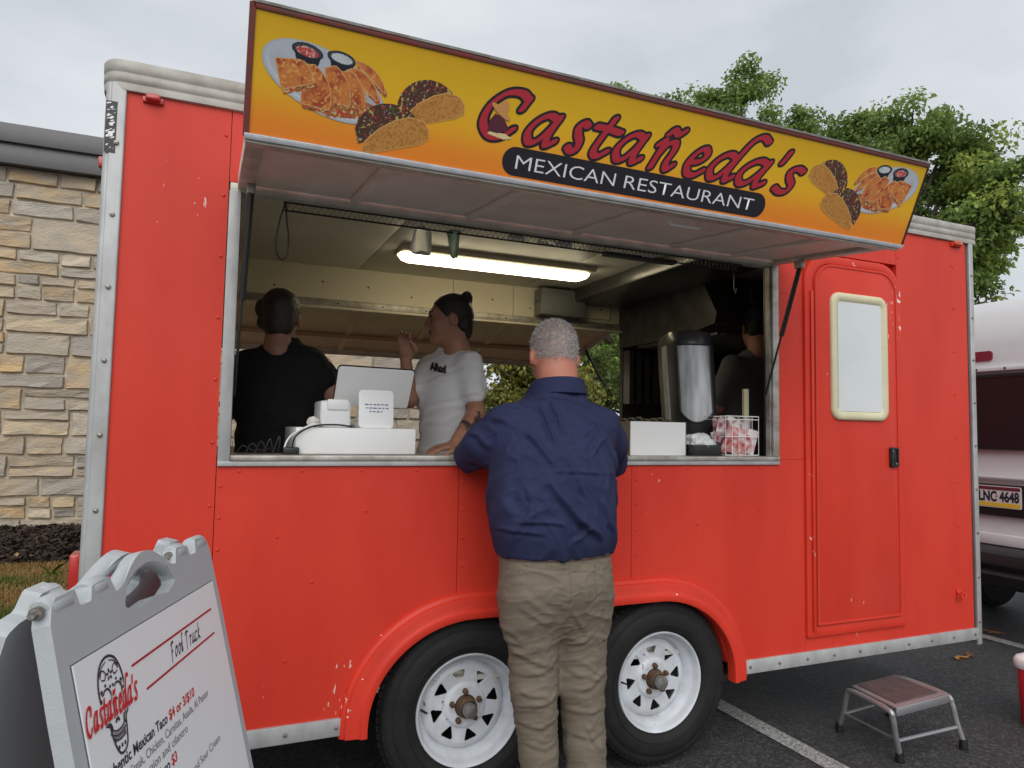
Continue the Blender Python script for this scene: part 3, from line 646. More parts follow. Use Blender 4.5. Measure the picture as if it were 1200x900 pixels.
mat('plate_yellow', (.80,.52,.05), .4); mat('plate_red', (.16,.03,.05), .4); mat('plate_ink', (.02,.02,.035), .5)
MB().prism(rrect(.006,PW-.006,.006,.034,.008,4), lambda u,v,k: pf.p(u, v, .0012-.001*k)).build('yellow_band', M['plate_yellow'], pl)
MB().prism(rrect(.006,PW-.006,.122,.146,.008,4), lambda u,v,k: pf.p(u, v, .0012-.001*k)).build('dark_band', M['plate_red'], pl)
text('lettering', 'LNC 4648', .098, pf, .014, .045, .002, M['plate_ink'], pl, bold=.0035, width=.277)
flat('keystone', dell(*grid2(.13,.15,.07,.09,.001), .1385, .08, .006, .006), .13, .07, .001, pf, .002, M['plate_ink'], pl)
# ================================================================== FOOD TRAILER
LX, TW = 4.228, 2.2                        # length, width; service side in the plane y = 0
WL, WR, SILL, HEAD = .392, 2.797, 1.285, 2.205
tr = thing('food_trailer', 'bright red food trailer with open serving hatch and yellow taco sign', 'food trailer', (2.1, 1.1, 0))
def arch(x):                               # lower edge of the side panels above the two wheels
    xl, xr, zt, rr = .905, 2.515, .705, .40
    if x <= xl or x >= xr: return .385
    d = min(x-xl, xr-x)
    return .33+(zt-.33)*math.sqrt(max(0, 1-(1-min(d/rr, 1))**2))
def arch_pts(a, b): return [(x, max(arch(x), .385)) for x in np.linspace(a, b, 24)]
def side_panel(poly, name='side_panel', m='red', y0=0., y1=.035):
    return MB().prism(poly, lambda u, v, k: (u, y0 if k == 0 else y1, v)).build(name, M[m], tr)
G = .0012
side_panel([(.05,.385),(.378-G,.385),(.378-G,2.485),(.05,2.485)])
side_panel([(.378+G,.385)]+arch_pts(.904,1.232-G)+[(1.232-G,SILL),(.378+G,SILL)])
side_panel(arch_pts(1.232+G,2.005-G)+[(2.005-G,SILL),(1.232+G,SILL)])
side_panel(arch_pts(2.005+G,2.514)+[(2.97,.385),(2.97,SILL),(2.005+G,SILL)])
side_panel([(2.97+G,.385),(3.622,.385),(3.622,.475),(2.97+G,.475)])
side_panel([(WR,SILL+G),(2.97,SILL+G),(2.97,2.075),(WR,2.075)])
side_panel([(WR,2.075+G),(2.97,2.075+G),(2.97,2.30),(3.622-G,2.30),(3.622-G,2.485),(.378+G,2.485),(.378+G,2.232),(WR,2.232)])
side_panel([(3.622+G,.385),(4.17,.385),(4.17,2.485),(3.622+G,2.485)])
# backing behind the seams
side_panel([(.05,.40),(.30,.40),(.30,2.47),(.05,2.47)], 'backing', 'red_edge', .0355, .06)
side_panel([(.30,.75),(2.95,.75),(2.95,1.27),(.30,1.27)], 'backing', 'red_edge', .0355, .06)
side_panel([(2.96,.40),(4.17,.40),(4.17,2.47),(2.96,2.47)], 'backing', 'red_edge', .0355, .06)
# rivets along the seams (too small to pick apart)
mb = MB()
def rivet(x, z, y=-.0, r=.0065):
    mb.lathe([(r,.001),(r*.8,-r*.45),(r*.35,-r*.62),(0,-r*.65)], Matrix(((1,0,0,x),(0,0,1,y),(0,1,0,z),(0,0,0,1))), 8)
for x in (.392, 1.25, 2.026):
    for z in np.arange(.78 if x > 1 else .46, 1.26, .105): rivet(x, z)
for x in (.362,):
    for z in np.arange(.5, 2.4, .21): rivet(x, z)
for z in np.arange(.46, 2.42, .235): rivet(4.06, z); rivet(3.64, z)
for x, z in ((.58,1.02),(.70,.86),(.88,1.1),(.62,.60),(2.35,1.0),(2.3,.7),(2.7,1.05)): rivet(x, z)
for x in np.arange(.45, 2.9, .205): rivet(x, 1.245)
stuff(mb.build('rivets', M['red'], tr, smooth=True))
# aluminium trims
def strip(name, x0, x1, z0, z1, y0=-.012, m='alu', bevel=.003): return MB().box(x0, x1, y0, .004, z0, z1).build(name, M[m], tr, bevel=bevel)
strip('skirt_trim', .03, .862, .327, .387); strip('skirt_trim', 2.565, 4.215, .327, .387)
mb = MB()
for x in list(np.arange(.12,.85,.17))+list(np.arange(2.63,4.2,.17)): mb.lathe([(.008,0),(.006,-.004),(0,-.0055)], Matrix(((1,0,0,x),(0,0,1,-.0125),(0,1,0,.357),(0,0,0,1))), 8)
for z in np.arange(.42,2.46,.235): mb.lathe([(.009,0),(.007,-.005),(0,-.007)], Matrix(((1,0,0,.036),(0,0,1,-.0125),(0,1,0,z),(0,0,0,1))), 8); mb.lathe([(.008,0),(.006,-.005),(0,-.006)], Matrix(((1,0,0,4.198),(0,0,1,-.0125),(0,1,0,z),(0,0,0,1))), 8)
stuff(mb.build('trim_screws', M['steel'], tr, smooth=True))
def corner(name, x0, sgn, wd):
    prof = [(0,.10),(0,.004),(.003,-.004),(.010,-.009),(.016,-.009),(.018,-.0125),(wd-.004,-.0125),(wd,-.010),(wd,.004)]
    MB().prism([(x0+sgn*a, b) for a, b in prof], lambda u, v, k: (u, v, .30 if k == 0 else 2.50)).build(name, M['alu'], tr, bevel=.002)
corner('corner_trim', -.002, 1, .060); corner('corner_trim', LX+.002, -1, .045)
# fluted roof cap, wrapping round the left corner
prof = [(.006,2.478),(-.013,2.480),(-.015,2.500),(-.0125,2.503),(-.0125,2.506),(-.016,2.509),(-.016,2.533),(-.0135,2.536),(-.0135,2.539),(-.017,2.543),(-.018,2.572),(-.012,2.580),(.10,2.586)]
mb = MB(); n = len(prof); st = []
st.append([(LX+.006, y, z) for y, z in prof]); st.append([(.05, y, z) for y, z in prof])
for k in range(1, 7):
    a = R_(90*k/6); st.append([(.045-(.045-y)*math.sin(a), .045-(.045-y)*math.cos(a), z) for y, z in prof])
st.append([(y, TW-.05, z) for y, z in prof]); mb.loft(st, closed=False); mb.build('roof_cap', M['roofcap'], tr, smooth=True, ang=50)
MB().box(.03, LX-.0, .03, TW, 2.50, 2.583).build('roof', M['whitepaint'], tr)
MB().box(LX-.03, LX+.004, .05, TW, .33, 2.50).build('end_panel', M['red'], tr); MB().box(-.002, .03, .05, TW, .33, 2.50).build('end_panel', M['red'], tr)
# marker lights, tail lamp, reflector, sticker, tie-down latch
def lamp(x0, x1, z0, z1, m):
    o = MB().box(x0, x1, -.030, -.001, z0, z1).build('marker_light', M[m], tr, bevel=.008, seg=3)
    MB().box(x0-.008, x1+.008, -.012, .0, z0-.002, z1-.006).build('lamp_base', M['red_edge' if m == 'amber_lens' else 'red_lens'], o, bevel=.003)
lamp(.112,.158,2.455,2.478,'red_lens'); lamp(4.055,4.115,2.452,2.478,'amber_lens')
MB().box(-.034,-.002,.03,.12,.86,.985).build('tail_light', M['red_lens'], tr, bevel=.006); MB().box(-.020,-.002,.05,.10,2.235,2.27).build('reflector', M['red_lens'], tr, bevel=.004)
sf = Frame((.006, -.0132, 2.27), (0,0,1), (-1,0,0))
stk = MB().box(.002,.034,-.0135,-.0125,2.265,2.435).build('sticker', M['sticker'], tr)
sf = Frame((.030, -.0140, 2.275), (0,0,1), (-1,0,0)); X, Y = grid2(0,.155,0,.03,.0008); D = 1+60*np.maximum(np.abs(Y-.0125)-.0075-.003*vnoise(X*55, Y*0, 4), 0)+2.2*(.47-fbm((X+.45*Y)*260, Y*95, 6, 2))+9*((X > .070) & (X < .078))   # worn, unreadable white lettering
flat('lettering', D-1, 0, 0, .0008, sf, .0004, M['white_plastic'], stk)
la = MB().box(4.03,4.065,-.006,0,.535,.60).build('tie_down', M['red_edge'], tr, bevel=.003)
MB().tube([(4.034,-.006,.585),(4.034,-.03,.575),(4.034,-.034,.555),(4.06,-.034,.555),(4.06,-.03,.575),(4.06,-.006,.585)], .005, 8).build('ring', M['red_edge'], la, smooth=True)

# ------------------------------------------------------------------ fender over the twin axle
fp = []                                     # path of the flare along the arch
xl, xr = .875, 2.545
path = [(xl, .318)]
for k in range(13): a = R_(180-90*k/12); path.append((xl+.42+.42*math.cos(a), .345+.375*math.sin(a)))
for x in (1.5, 1.7, 1.9): path.append((x, .720))
for k in range(13): a = R_(90-90*k/12); path.append((xr-.42+.42*math.cos(a), .345+.375*math.sin(a)))
path.append((xr, .312)); path = spline(path, 3)
sec = [(-.030,.0),(-.030,-.036),(-.027,-.046),(-.018,-.049),(-.004,-.047),(.002,-.038),(.006,-.036),(.028,-.034),(.046,-.030),(.050,-.020),(.054,-.018),(.062,-.014),(.066,-.004),(.067,.002)]  # (outwards from the arch, y)
mb = MB(); rings = []
for i, p in enumerate(path):
    t = np.array(path[min(i+1, len(path)-1)])-np.array(path[max(i-1, 0)]); t /= np.linalg.norm(t); nrm = np.array((-t[1], t[0]))
    rings.append([(p[0]+nrm[0]*a, y, p[1]+nrm[1]*a) for a, y in sec]+[(p[0]+nrm[0]*.05, .01, p[1]+nrm[1]*.05)])
mb.loft(rings); mb.build('fender', M['red_edge'], tr, smooth=True, ang=40)
mb = MB(); mb.box(.84,2.58,.40,.43,.30,.74); mb.box(.84,.87,.06,.43,.32,.74); mb.box(2.55,2.58,.06,.43,.32,.74); mb.box(.84,2.58,.04,.43,.745,.775); mb.build('wheel_well', M['black'], tr)
mb = MB(); mb.box(.02,.839,.02,TW-.02,.39,.43); mb.box(2.581,LX-.02,.02,TW-.02,.39,.43); mb.box(.839,2.581,.44,TW-.44,.39,.43); mb.build('floor_pan', M['black'], tr)
for y in (.50, 1.65): MB().box(-.9 if 0 else .05,LX-.05,y,y+.06,.27,.389).build('chassis_rail', M['black'], tr)
for x in (1.296, 2.156): MB().tube([(x,.16,.345),(x,TW-.16,.345)], .035, 12).build('axle', M['black'], tr, smooth=True)
MB().tube([(2.50,.10,.285),(3.4,.22,.285)], .022, 10).build('pipe', M['rust'], tr, smooth=True)

# ------------------------------------------------------------------ wheels
def wheel(wx, wy, wz, side, rot):
    e = bpy.data.objects.new('wheel', None); COL.objects.link(e); e.parent = tr; e.location = -wloc(tr); e.empty_display_size = .1
    # local: u right, v up in the wheel plane, d outwards (towards -y for the service side)
    P = lambda u, v, d: (wx+u, wy-side*d, wz+v)
    Mx = Matrix(((1,0,0,wx),(0,0,-side,wy),(0,1,0,wz),(0,0,0,1)))
    mb = MB(); pr = [(.196,-.15),(.26,-.198),(.325,-.175),(.341,-.15),(.344,-.1),(.344,-.03),(.340,-.005),(.328,.014),(.312,.022),(.300,.0215),(.298,.024),(.27,.030),(.245,.028),(.243,.031),(.228,.027),(.212,.014),(.207,-.002)]
    mb.lathe(pr, Mx, 72)
    mb.build('tyre', M['rubber'], e, smooth=True, ang=50)
    tb = MB()
    for k in range(72):                     # shoulder blocks of the tread
        a = 2*math.pi*k/72; c, s = math.cos(a), math.sin(a)
        for d0, d1, rr in ((-.012,.012,.3395),(-.052,-.018,.3445),(-.092,-.058,.3445)):
            w2 = .0105; q = []
            for r in (rr-.012, rr+.0035):
                for d, sg in ((d0,-1),(d1,-1),(d1,1),(d0,1)):
                    r2 = r-(.010 if d == .012 else 0)
                    q.append(P(r2*c-sg*w2*s, r2*s+sg*w2*c, d))
            tb.add(q, [(0,1,2,3),(4,7,6,5),(0,4,5,1),(1,5,6,2),(2,6,7,3),(3,7,4,0)])
    stuff(tb.build('tread_blocks', M['rubber'], e))
    # white steel rim barrel
    mb = MB(); mb.lathe([(.2085,.006),(.209,.012),(.206,.016),(.200,.014),(.197,.004),(.190,-.010),(.188,-.020),(.180,-.024),(.170,-.045),(.1655,-.058),(.1655,-.062),(.17,-.09),(.196,-.15)], Mx, 64)
    mb.build('rim', M['wheel_white'], e, smooth=True, ang=60)
    # spider with eight windows
    h = .0026; X, Y = grid2(-.168,.168,-.168,.168,h); Rr = np.hypot(X, Y); F = np.maximum(Rr-.1655, .043-Rr)
    for k in range(8):
        a = rot+2*math.pi*k/8; c, s = math.cos(a), math.sin(a); U = X*c+Y*s; Vv = -X*s+Y*c
        tri = dpoly(U, Vv, [(.096,-.006),(.128,-.020),(.126,.017)])-.0062; F = np.maximum(F, -tri)
    Vt, Fc = contour(F, -.168, -.168, h, False); A = np.array(Vt); ra = np.hypot(A[:,0], A[:,1])
    dz = np.interp(ra, [0,.043,.070,.078,.086,.14,.155,.166], [-.034,-.034,-.034,-.036,-.045,-.043,-.050,-.060])
    me = bpy.data.meshes.new('wheel_disc'); nv = len(Vt); vs = [P(a, b, d) for (a, b), d in zip(Vt, dz)]+[P(a, b, d-.006) for (a, b), d in zip(Vt, dz)]
    ed = {}; fs = [tuple(f) for f in Fc]
    for f in Fc:
        for a, b in zip(f, f[1:]+f[:1]): ed[(a, b)] = 1
    side_f = [(b, a, a+nv, b+nv) for a, b in ed if (b, a) not in ed]
    me.from_pydata(vs, [], fs+[tuple(i+nv for i in f[::-1]) for f in fs]+side_f); me.polygons.foreach_set('use_smooth', np.array([i < 2*len(fs) for i in range(len(me.polygons))])); link('wheel_disc', me, e, M['wheel_white'])
    MB().lathe([(.040,-.06),(.041,-.02),(.036,.0),(.031,.004),(.030,.002)], Mx, 28).build('hub', M['rust'], e, smooth=True)
    MB().lathe([(.0275,-.01),(.0275,.026),(.024,.031),(.012,.033),(0,.033)], Mx, 24).build('dust_cap', M['steel'], e, smooth=True)
    for k in range(5):
        a = R_(90+72*k)+rot*.3; MB().lathe([(.0115,-.036),(.0115,-.026),(.0095,-.016),(.006,-.013),(.005,-.016),(0,-.016)], Mx @ Matrix.Translation((.057*math.cos(a), .057*math.sin(a), 0)), 6).build('lug_nut', M['rust'], e)
    MB().tube([P(-.182,.012,-.03),P(-.172,.010,-.012),P(-.163,.008,.004)], [.0045,.0045,.0035], 8).build('valve', M['black'], e, smooth=True)
    vr = vs = None
wheel(1.296, 0.012, .345, 1, .22); wheel(2.156, 0.012, .345, 1, .10)
wheel(1.296, TW-.02, .345, -1, .2); wheel(2.156, TW-.02, .345, -1, .3)

# ------------------------------------------------------------------ serving window, interior
strip('window_trim', WL-.012, WL+.026, SILL-.02, 2.20, -.010, 'alu', .002)
MB().box(WL+.027, WR+.012, -.016, .10, SILL-.006, SILL+.013).build('window_sill', M['alu_dirty'], tr, bevel=.003)
MB().box(WL-.012, WR+.014, -.0115, .001, SILL-.024, SILL-.007).build('window_trim', M['alu'], tr, bevel=.002)
strip('window_trim', WR-.022, WR+.014, SILL+.014, 2.20, -.010, 'alu_dirty', .002)
MB().box(WR-.03, WR-.0, .005, .03, SILL+.014, 2.20).build('window_jamb', M['alu_dirty'], tr); MB().box(WL+.0, WL+.028, .005, .10, SILL+.014, 2.20).build('window_jamb', M['darkmetal'], tr)
MB().box(.35,WR+.1,.10,.115,.45,SILL-.02).build('counter_front', M['cream'], tr)
MB().box(.35,2.97,.101,.52,SILL-.03,SILL+.005).build('counter', mat('steel_top', (.48,.48,.47), .4, .4, var=.5, vs=8, col2=(.36,.35,.33)), tr, bevel=.004)
MB().box(.031,LX-.031,.06,TW-.06,.432,.45).build('floor', mat('floor_plate', (.62,.62,.60), .5, .2, var=.6, vs=6, col2=(.45,.44,.42)), tr)
MB().box(.031,.05,.06,TW-.06,.45,2.46).build('inner_wall', M['cream'], tr)
MB().box(.05,LX-.05,.04,.06,2.205,2.47).build('inner_wall', M['cream'], tr)
for a, b in ((.05,1.232),(1.236,2.44),(2.444,4.17)): MB().box(a,b,.06,TW-.06,2.455,2.475).build('ceiling_panel', M['ceil'], tr, bevel=.002)
BW0, BW1 = .35, 3.30                        # serving window in the far side
for a, b in ((.05,1.9),(1.904,2.36),(2.364,LX-.03)): MB().box(a,b,TW-.06,TW-.02,2.225,2.455).build('inner_wall', M['cream'], tr)
MB().box(.05,BW0,TW-.06,TW-.02,.45,2.22).build('inner_wall', M['cream'], tr); MB().box(BW0,BW1,TW-.06,TW-.02,.45,1.27).build('inner_wall', M['cream'], tr)
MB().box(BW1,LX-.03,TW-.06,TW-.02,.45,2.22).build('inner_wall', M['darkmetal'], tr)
mb = MB(); mb.box(.0,LX,TW-.015,TW,.33,1.26); mb.box(0,BW0,TW-.015,TW,1.26,2.5); mb.box(BW1+.05,LX,TW-.015,TW,1.26,2.5); mb.box(BW0,BW1,TW-.015,TW,2.225,2.5); mb.build('back_panel', M['red'], tr)
MB().box(.05,LX-.05,TW-.085,TW-.061,2.185,2.235).build('hatch_rail', M['alu_dirty'], tr, bevel=.005)
MB().box(.35,BW1,TW-.11,TW-.061,2.168,2.183).build('hatch_rail', M['cream'], tr, bevel=.003)
mb = MB()
for x in np.arange(.4,3.2,.30): mb.lathe([(.007,0),(.005,-.003),(0,-.004)], Matrix(((1,0,0,x),(0,0,1,TW-.0605),(0,1,0,2.33+.03*math.sin(x*7)),(0,0,0,1))), 8); mb.lathe([(.006,0),(0,-.004)], Matrix(((1,0,0,x+.1),(0,0,1,TW-.0855),(0,1,0,2.21),(0,0,0,1))), 8)
stuff(mb.build('screws', M['black'], tr))
# ceiling fluorescent
lf = MB().box(1.33,2.60,1.345,1.575,2.425,2.454).build('light_fixture', M['cream'], tr, bevel=.004)
mb = MB(); pr = [(-.066,.0),(-.062,-.024),(-.045,-.040),(.045,-.040),(.062,-.024),(.066,.0)]
mb.loft([[(x, 1.46+a*k, 2.424+b*k2) for a, b in pr] for x, k, k2 in ((1.335,.5,.25),(1.36,.92,.75),(1.40,1,1),(2.53,1,1),(2.57,.92,.75),(2.595,.5,.25))]); mb.build('diffuser', M['lamp'], lf, smooth=True)
# distribution box and conduit
eb = MB().box(2.53,2.90,TW-.19,TW-.062,2.245,2.44).build('fuse_box', M['greybox'], tr, bevel=.008)
MB().box(2.545,2.885,TW-.196,TW-.19,2.26,2.425).build('cover', M['greybox'], eb, bevel=.006); MB().lathe([(.02,0),(.02,.02),(0,.022)], Matrix(((0,0,-1,2.53),(1,0,0,TW-.13),(0,1,0,2.36),(0,0,0,1))), 12).build('knob', M['greybox'], eb)
MB().tube([(2.90,TW-.075,2.43),(3.16,TW-.075,2.44),(3.16,TW-.075,2.27),(2.90,TW-.075,2.27)], .008, 8).build('conduit', M['cream'], tr, smooth=True)
# cooking end: extraction hood with baffles, steel wall, stove block
hd = MB().prism([(1.0,2.10),(.98,2.16),(1.15,2.44),(TW-.07,2.44),(TW-.07,2.05),(1.35,2.05)], lambda u, v, k: (3.26 if k == 0 else LX-.04, u, v)).build('extraction_hood', M['darkmetal'], tr)
for k in range(14): MB().box(3.32+.06*k,3.345+.06*k,1.05,1.95,2.035,2.052, Matrix.Translation((0,0,0))).build('baffle', M['hood'], hd)
mb = MB()
for k in range(11): mb.box(3.30+.075*k,3.34+.075*k,TW-.16,TW-.075,1.62,2.03, Matrix.Translation((0,0,0)))
mb.build('baffle_bank', M['hood'], tr)
MB().box(2.80,3.25,.10,TW-.08,2.36,2.453).build('duct', M['hood'], tr, bevel=.01)
MB().box(3.34,LX-.05,1.45,TW-.08,.45,1.36).build('griddle', M['hood'], tr, bevel=.01)
MB().box(LX-.06,LX-.031,.06,TW-.06,.45,2.46).build('inner_wall', M['darkmetal'], tr)
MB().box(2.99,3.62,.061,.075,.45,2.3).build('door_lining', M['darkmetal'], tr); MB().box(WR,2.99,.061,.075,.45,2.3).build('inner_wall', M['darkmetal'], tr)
MB().box(2.735,2.762,.14,.155,1.37,1.62).build('notice_board', M['cream_frame'], tr)
for x, y, z in ((3.2,.75,2.22),(3.55,1.0,2.22)): MB().tube([(x,y,2.36),(x,y,z+.05),(x+.012,y,z+.02),(x+.02,y,z+.05)], .004, 6).build('hook', M['steel'], tr, smooth=True)

# ------------------------------------------------------------------ hatches propped open like awnings
def hatch(name, x0, x1, yh, zh, yf, zf, th, rib_x, under, edge):
    d = Vector((0, yf-yh, zf-zh)); L = d.length; d.normalize(); up = Vector((0, -d.z, d.y)) if d.y > 0 else Vector((0, d.z, -d.y)); X = Vector((1,0,0))
    Mh = Matrix(((1, d.x, up.x, 0), (0, d.y, up.y, yh), (0, d.z, up.z, zh), (0,0,0,1)))
    o = MB().box(x0, x1, .01, L, .012, th, Mh).build(name, under, tr)
    MB().box(x0, x1, L-.055, L+.004, -.004, .0115, Mh).build('edge_rail', edge, o, bevel=.003); MB().box(x0, x0+.05, .0, L-.056, -.004, .0115, Mh).build('edge_rail', edge, o, bevel=.003); MB().box(x1-.05, x1, .0, L-.056, -.004, .0115, Mh).build('edge_rail', edge, o, bevel=.003)
    MB().box(x0-.004, x1+.004, L+.0045, L+.02, -.012, th+.01, Mh).build('edge_rail', edge, o, bevel=.004)
    for x in rib_x: MB().box(x, x+.04, .04, L-.057, -.002, .0115, Mh).build('rib', under, o, bevel=.003)
    return o, Mh, L
aw, MA, AL = hatch('serving_hatch', .405, 2.815, -.004, 2.212, -.62, 2.148, .045, (.78, 1.22, 1.68, 2.16, 2.5), M['awning_under'], M['awning_frame'])
MB().tube([MA @ Vector(p) for p in ((1.79,AL-.07,.01),(1.79,AL-.068,-.018),(1.80,AL-.067,-.028),(1.92,AL-.067,-.028),(1.93,AL-.068,-.018),(1.93,AL-.07,.01))], .006, 8).build('pull_handle', M['whitepaint'], aw, smooth=True)
bh, MBk, BL = hatch('rear_hatch', .34, 3.29, TW+.01, 2.215, TW+.86, 1.985, .04, (.7, 1.25, 1.8, 2.35, 2.9), mat('rear_under', (.80,.70,.46), .5, var=.6, vs=5, col2=(.66,.55,.35)), M['awning_frame'])
MB().box(.40, 3.2, .50, .56, -.006, .0, MBk).build('rib', mat('rear_rib', (.48,.30,.18), .6), bh)
# hinge rack: two dark wires with zigzag between them, and the tie hanging from it
hr = MB(); x0, x1 = .56, 2.62; yh, zh = .022, 2.178
hr.tube([(x0,yh,zh+.014),(x1,yh,zh+.014)], .0035, 6); hr.tube([(x0,yh+.012,zh-.012),(x1,yh+.012,zh-.012)], .0035, 6)
zz = [(x0+i*.011, yh+(.012 if i % 2 else 0), zh+(-.012 if i % 2 else .014)) for i in range(int((x1-x0)/.011))]; hr.tube(zz, .0022, 4)
hg = hr.build('wire_rack', M['black'], tr)
MB().tube(spline([(.565,yh,2.19),(.548,yh,2.12),(.538,yh,2.05),(.545,yh,2.00),(.563,yh,1.985),(.578,yh,2.01),(.580,yh,2.07),(.572,yh,2.13),(.568,yh,2.19)], 5), .003, 6).build('tie_loop', M['black'], hg, smooth=True)
MB().box(WL-.01,WR+.012,-.003,.06,2.2,2.2295).build('header_trim', M['awning_frame'], tr, bevel=.003)
# gas struts
def strut(a, b, parent=tr):
    a, b = Vector(a), Vector(b); m = a+(b-a)*.52
    o = MB().tube([a, m], .011, 10).build('gas_strut', M['black'], parent, smooth=True); MB().tube([m, b], .0048, 8).build('rod', M['black'], o, smooth=True)
    MB().box(a.x-.014,a.x+.014,a.y-.02,a.y+.02,a.z,a.z+.035).build('bracket', M['alu_dirty'], o, bevel=.003); return o
strut((2.765,-.185,2.150), (2.762,.028,1.585)); strut((.445,-.10,2.165), (.424,.03,1.50))
strut((3.24,TW+.42,2.085), (3.27,TW-.03,1.56))

# ------------------------------------------------------------------ door
DL, DR, DB, DT = 2.99, 3.622, .470, 2.275
fy = lambda a, b: (lambda u, v, k: (u, a if k == 0 else b, v))
MB().ringprism(rrect(DL-.018,DR+.012,DB-.02,DT+.015,(.15,.15,.012,.012),8), rrect(DL+.035,DR-.022,DB+.030,DT-.026,(.12,.12,.008,.008),8), fy(-.014,.03)).build('door_frame', M['red_edge'], tr, bevel=.004)
dr = MB().prism(rrect(DL+.038,DR-.025,DB+.033,DT-.029,(.117,.117,.006,.006),8), fy(-.020,.02)).build('door', M['red'], tr, bevel=.004)
MB().ringprism(rrect(DL+.039,DR-.026,DB+.034,DT-.030,(.116,.116,.006,.006),8), rrect(DL+.051,DR-.038,DB+.046,DT-.042,(.104,.104,.006,.006),8), fy(-.0235,-.0205)).build('door_moulding', M['red'], dr, bevel=.001)
MB().box(DL+.012,DL+.030,-.024,-.0145,DB+.01,DT-.17).build('hinge', M['red_edge'], dr, bevel=.004)
a0, a1, b0, b1 = 3.125, 3.512, 1.478, 2.108
mb = MB(); rings = []
for ins, y in ((0,-.0205),(0,-.029),(.006,-.036),(.018,-.038),(.034,-.036),(.043,-.028)):
    rings.append([(u, y, v) for u, v in rrect(a0+ins,a1-ins,b0+ins,b1-ins,max(.055-ins*.7,.012),6)])
mb.loft(rings, cap=False); mb.build('window_frame', M['cream_frame'], dr, smooth=True, ang=50)
MB().prism(rrect(a0+.044,a1-.044,b0+.044,b1-.044,.015,4), fy(-.030,-.0215)).build('pane', M['frost'], dr)
hx0, hx1, hz0, hz1 = 3.520, 3.578, 1.247, 1.348
MB().prism(rrect(hx0,hx1,hz0,hz1,.009,4), fy(-.030,-.0205)).build('handle_plate', M['black'], dr, bevel=.003)
MB().ringprism(rrect(hx0+.002,hx1-.002,hz0+.002,hz1-.002,.008,4), rrect(hx0+.012,hx1-.012,hz0+.012,hz1-.012,.004,4), fy(-.036,-.0305)).build('handle', M['black'], dr, bevel=.002)
mb = MB()
for x, z in ((hx0+.017,hz1-.018),(hx1-.017,hz0+.018)): mb.lathe([(.006,0),(.005,-.003),(0,-.004)], Matrix(((1,0,0,x),(0,0,1,-.0305),(0,1,0,z),(0,0,0,1))), 10)
mb.build('handle_screws', M['steel'], dr)
# ------------------------------------------------------------------ sign on the hatch
SW, SH = 2.423, .3135
sf = Frame((.405,-.645,2.147), (1,0,0), (0,-.125,.288))
bx = lambda u0,u1,v0,v1,d0,d1: [sf.p(u,v,d) for d in (d0,d1) for u,v in ((u0,v0),(u1,v0),(u1,v1),(u0,v1))]
BF = [(0,1,2,3),(7,6,5,4),(0,4,5,1),(1,5,6,2),(2,6,7,3),(3,7,4,0)]
sb = MB().add(bx(0,SW,0,SH,-.028,-.001), BF).build('sign_board', mat('sign_back', (.23,.03,.025), .5, var=.5, vs=12), tr)
h = .02; X, Y = grid2(0,SW,0,SH,.0261)
def signcol(x, y):
    v = y/SH; k = np.array([0,.18,.42,.62,1.]); C = np.array([(.88,.24,.028),(.88,.29,.026),(.87,.46,.022),(.80,.48,.018),(.70,.40,.014)])
    c = np.stack([np.interp(v, k, C[:, i]) for i in range(3)], 1); n = fbm(x*9, y*9, 2); return c*(1-.10*np.clip(n-.5, 0, 1))[:, None]
nu, nv = 160, 24; us = np.linspace(.006, SW-.006, nu); vs_ = np.linspace(.010, SH-.010, nv)
me = bpy.data.meshes.new('printed_face'); me.from_pydata([sf.p(a, b, .0) for b in vs_ for a in us], [], [(j*nu+i, j*nu+i+1, (j+1)*nu+i+1, (j+1)*nu+i) for j in range(nv-1) for i in range(nu-1)])
gA = np.array([(a, b) for b in vs_ for a in us]); cc = signcol(gA[:,0], gA[:,1]); ca = me.color_attributes.new('print','FLOAT_COLOR','POINT'); ca.data.foreach_set('color', np.c_[cc, np.ones(len(cc))].astype(np.float32).ravel())
link('printed_face', me, sb, attr_mat('print_face', .42))
MB().add(bx(0,SW,SH-.0098,SH+.004,-.03,.004), BF).build('top_edge', mat('sign_edge', (.24,.035,.03), .55, var=.9, vs=20, col2=(.10,.06,.05)), sb, bevel=.002)
MB().add(bx(-.003,SW+.003,SH+.0045,SH+.011,-.034,.006), BF).build('top_capping', M['alu_dirty'], sb)
MB().add(bx(-.009,.0055,0,SH+.004,-.03,.004), BF).build('side_edge', M['sign_edge'], sb); MB().add(bx(SW-.0055,SW+.002,0,SH+.004,-.03,.003), BF).build('side_edge', mat('sign_edge_black', (.03,.02,.02), .5), sb)
MB().add(bx(-.006,SW+.004,-.006,.0095,-.03,.005), BF).build('bottom_edge', mat('sign_lip', (.62,.64,.68), .4, .3, var=.6, vs=20, col2=(.4,.4,.42)), sb, bevel=.002)
mat('ink_red', (.47,.024,.042), .45); mat('ink_black', (.016,.014,.022), .45); mat('ink_white', (.80,.80,.80), .45)
LET = [('C',.608,.785),('a',.750,.893),('s',.886,.990),('t',.974,1.105),('a',1.055,1.199),('ñ',1.190,1.336),('e',1.326,1.442),('d',1.418,1.676),('a',1.540,1.704),("'",1.708,1.778),('s',1.703,1.857)]
x0, y0 = .59, .085; X, Y = grid2(x0,1.88,y0,.30,.0016)
inner = [(g, a+.002, b-.002) for g, a, b in LET]
Dk = word(X, Y, inner, .116, .087, .22, R_(38), .0218, .0132)
flat('name_outline', Dk-1, x0, y0, .0016, sf, .0008, M['ink_black'], sb)
inner2 = [(g, a+.002+.0075, b-.002-.0075) for g, a, b in LET]
Dr = word(X, Y, inner2, .116, .087, .22, R_(38), .0138, .0056)
flat('name_lettering', Dr-1, x0, y0, .0016, sf, .0016, M['ink_red'], sb)
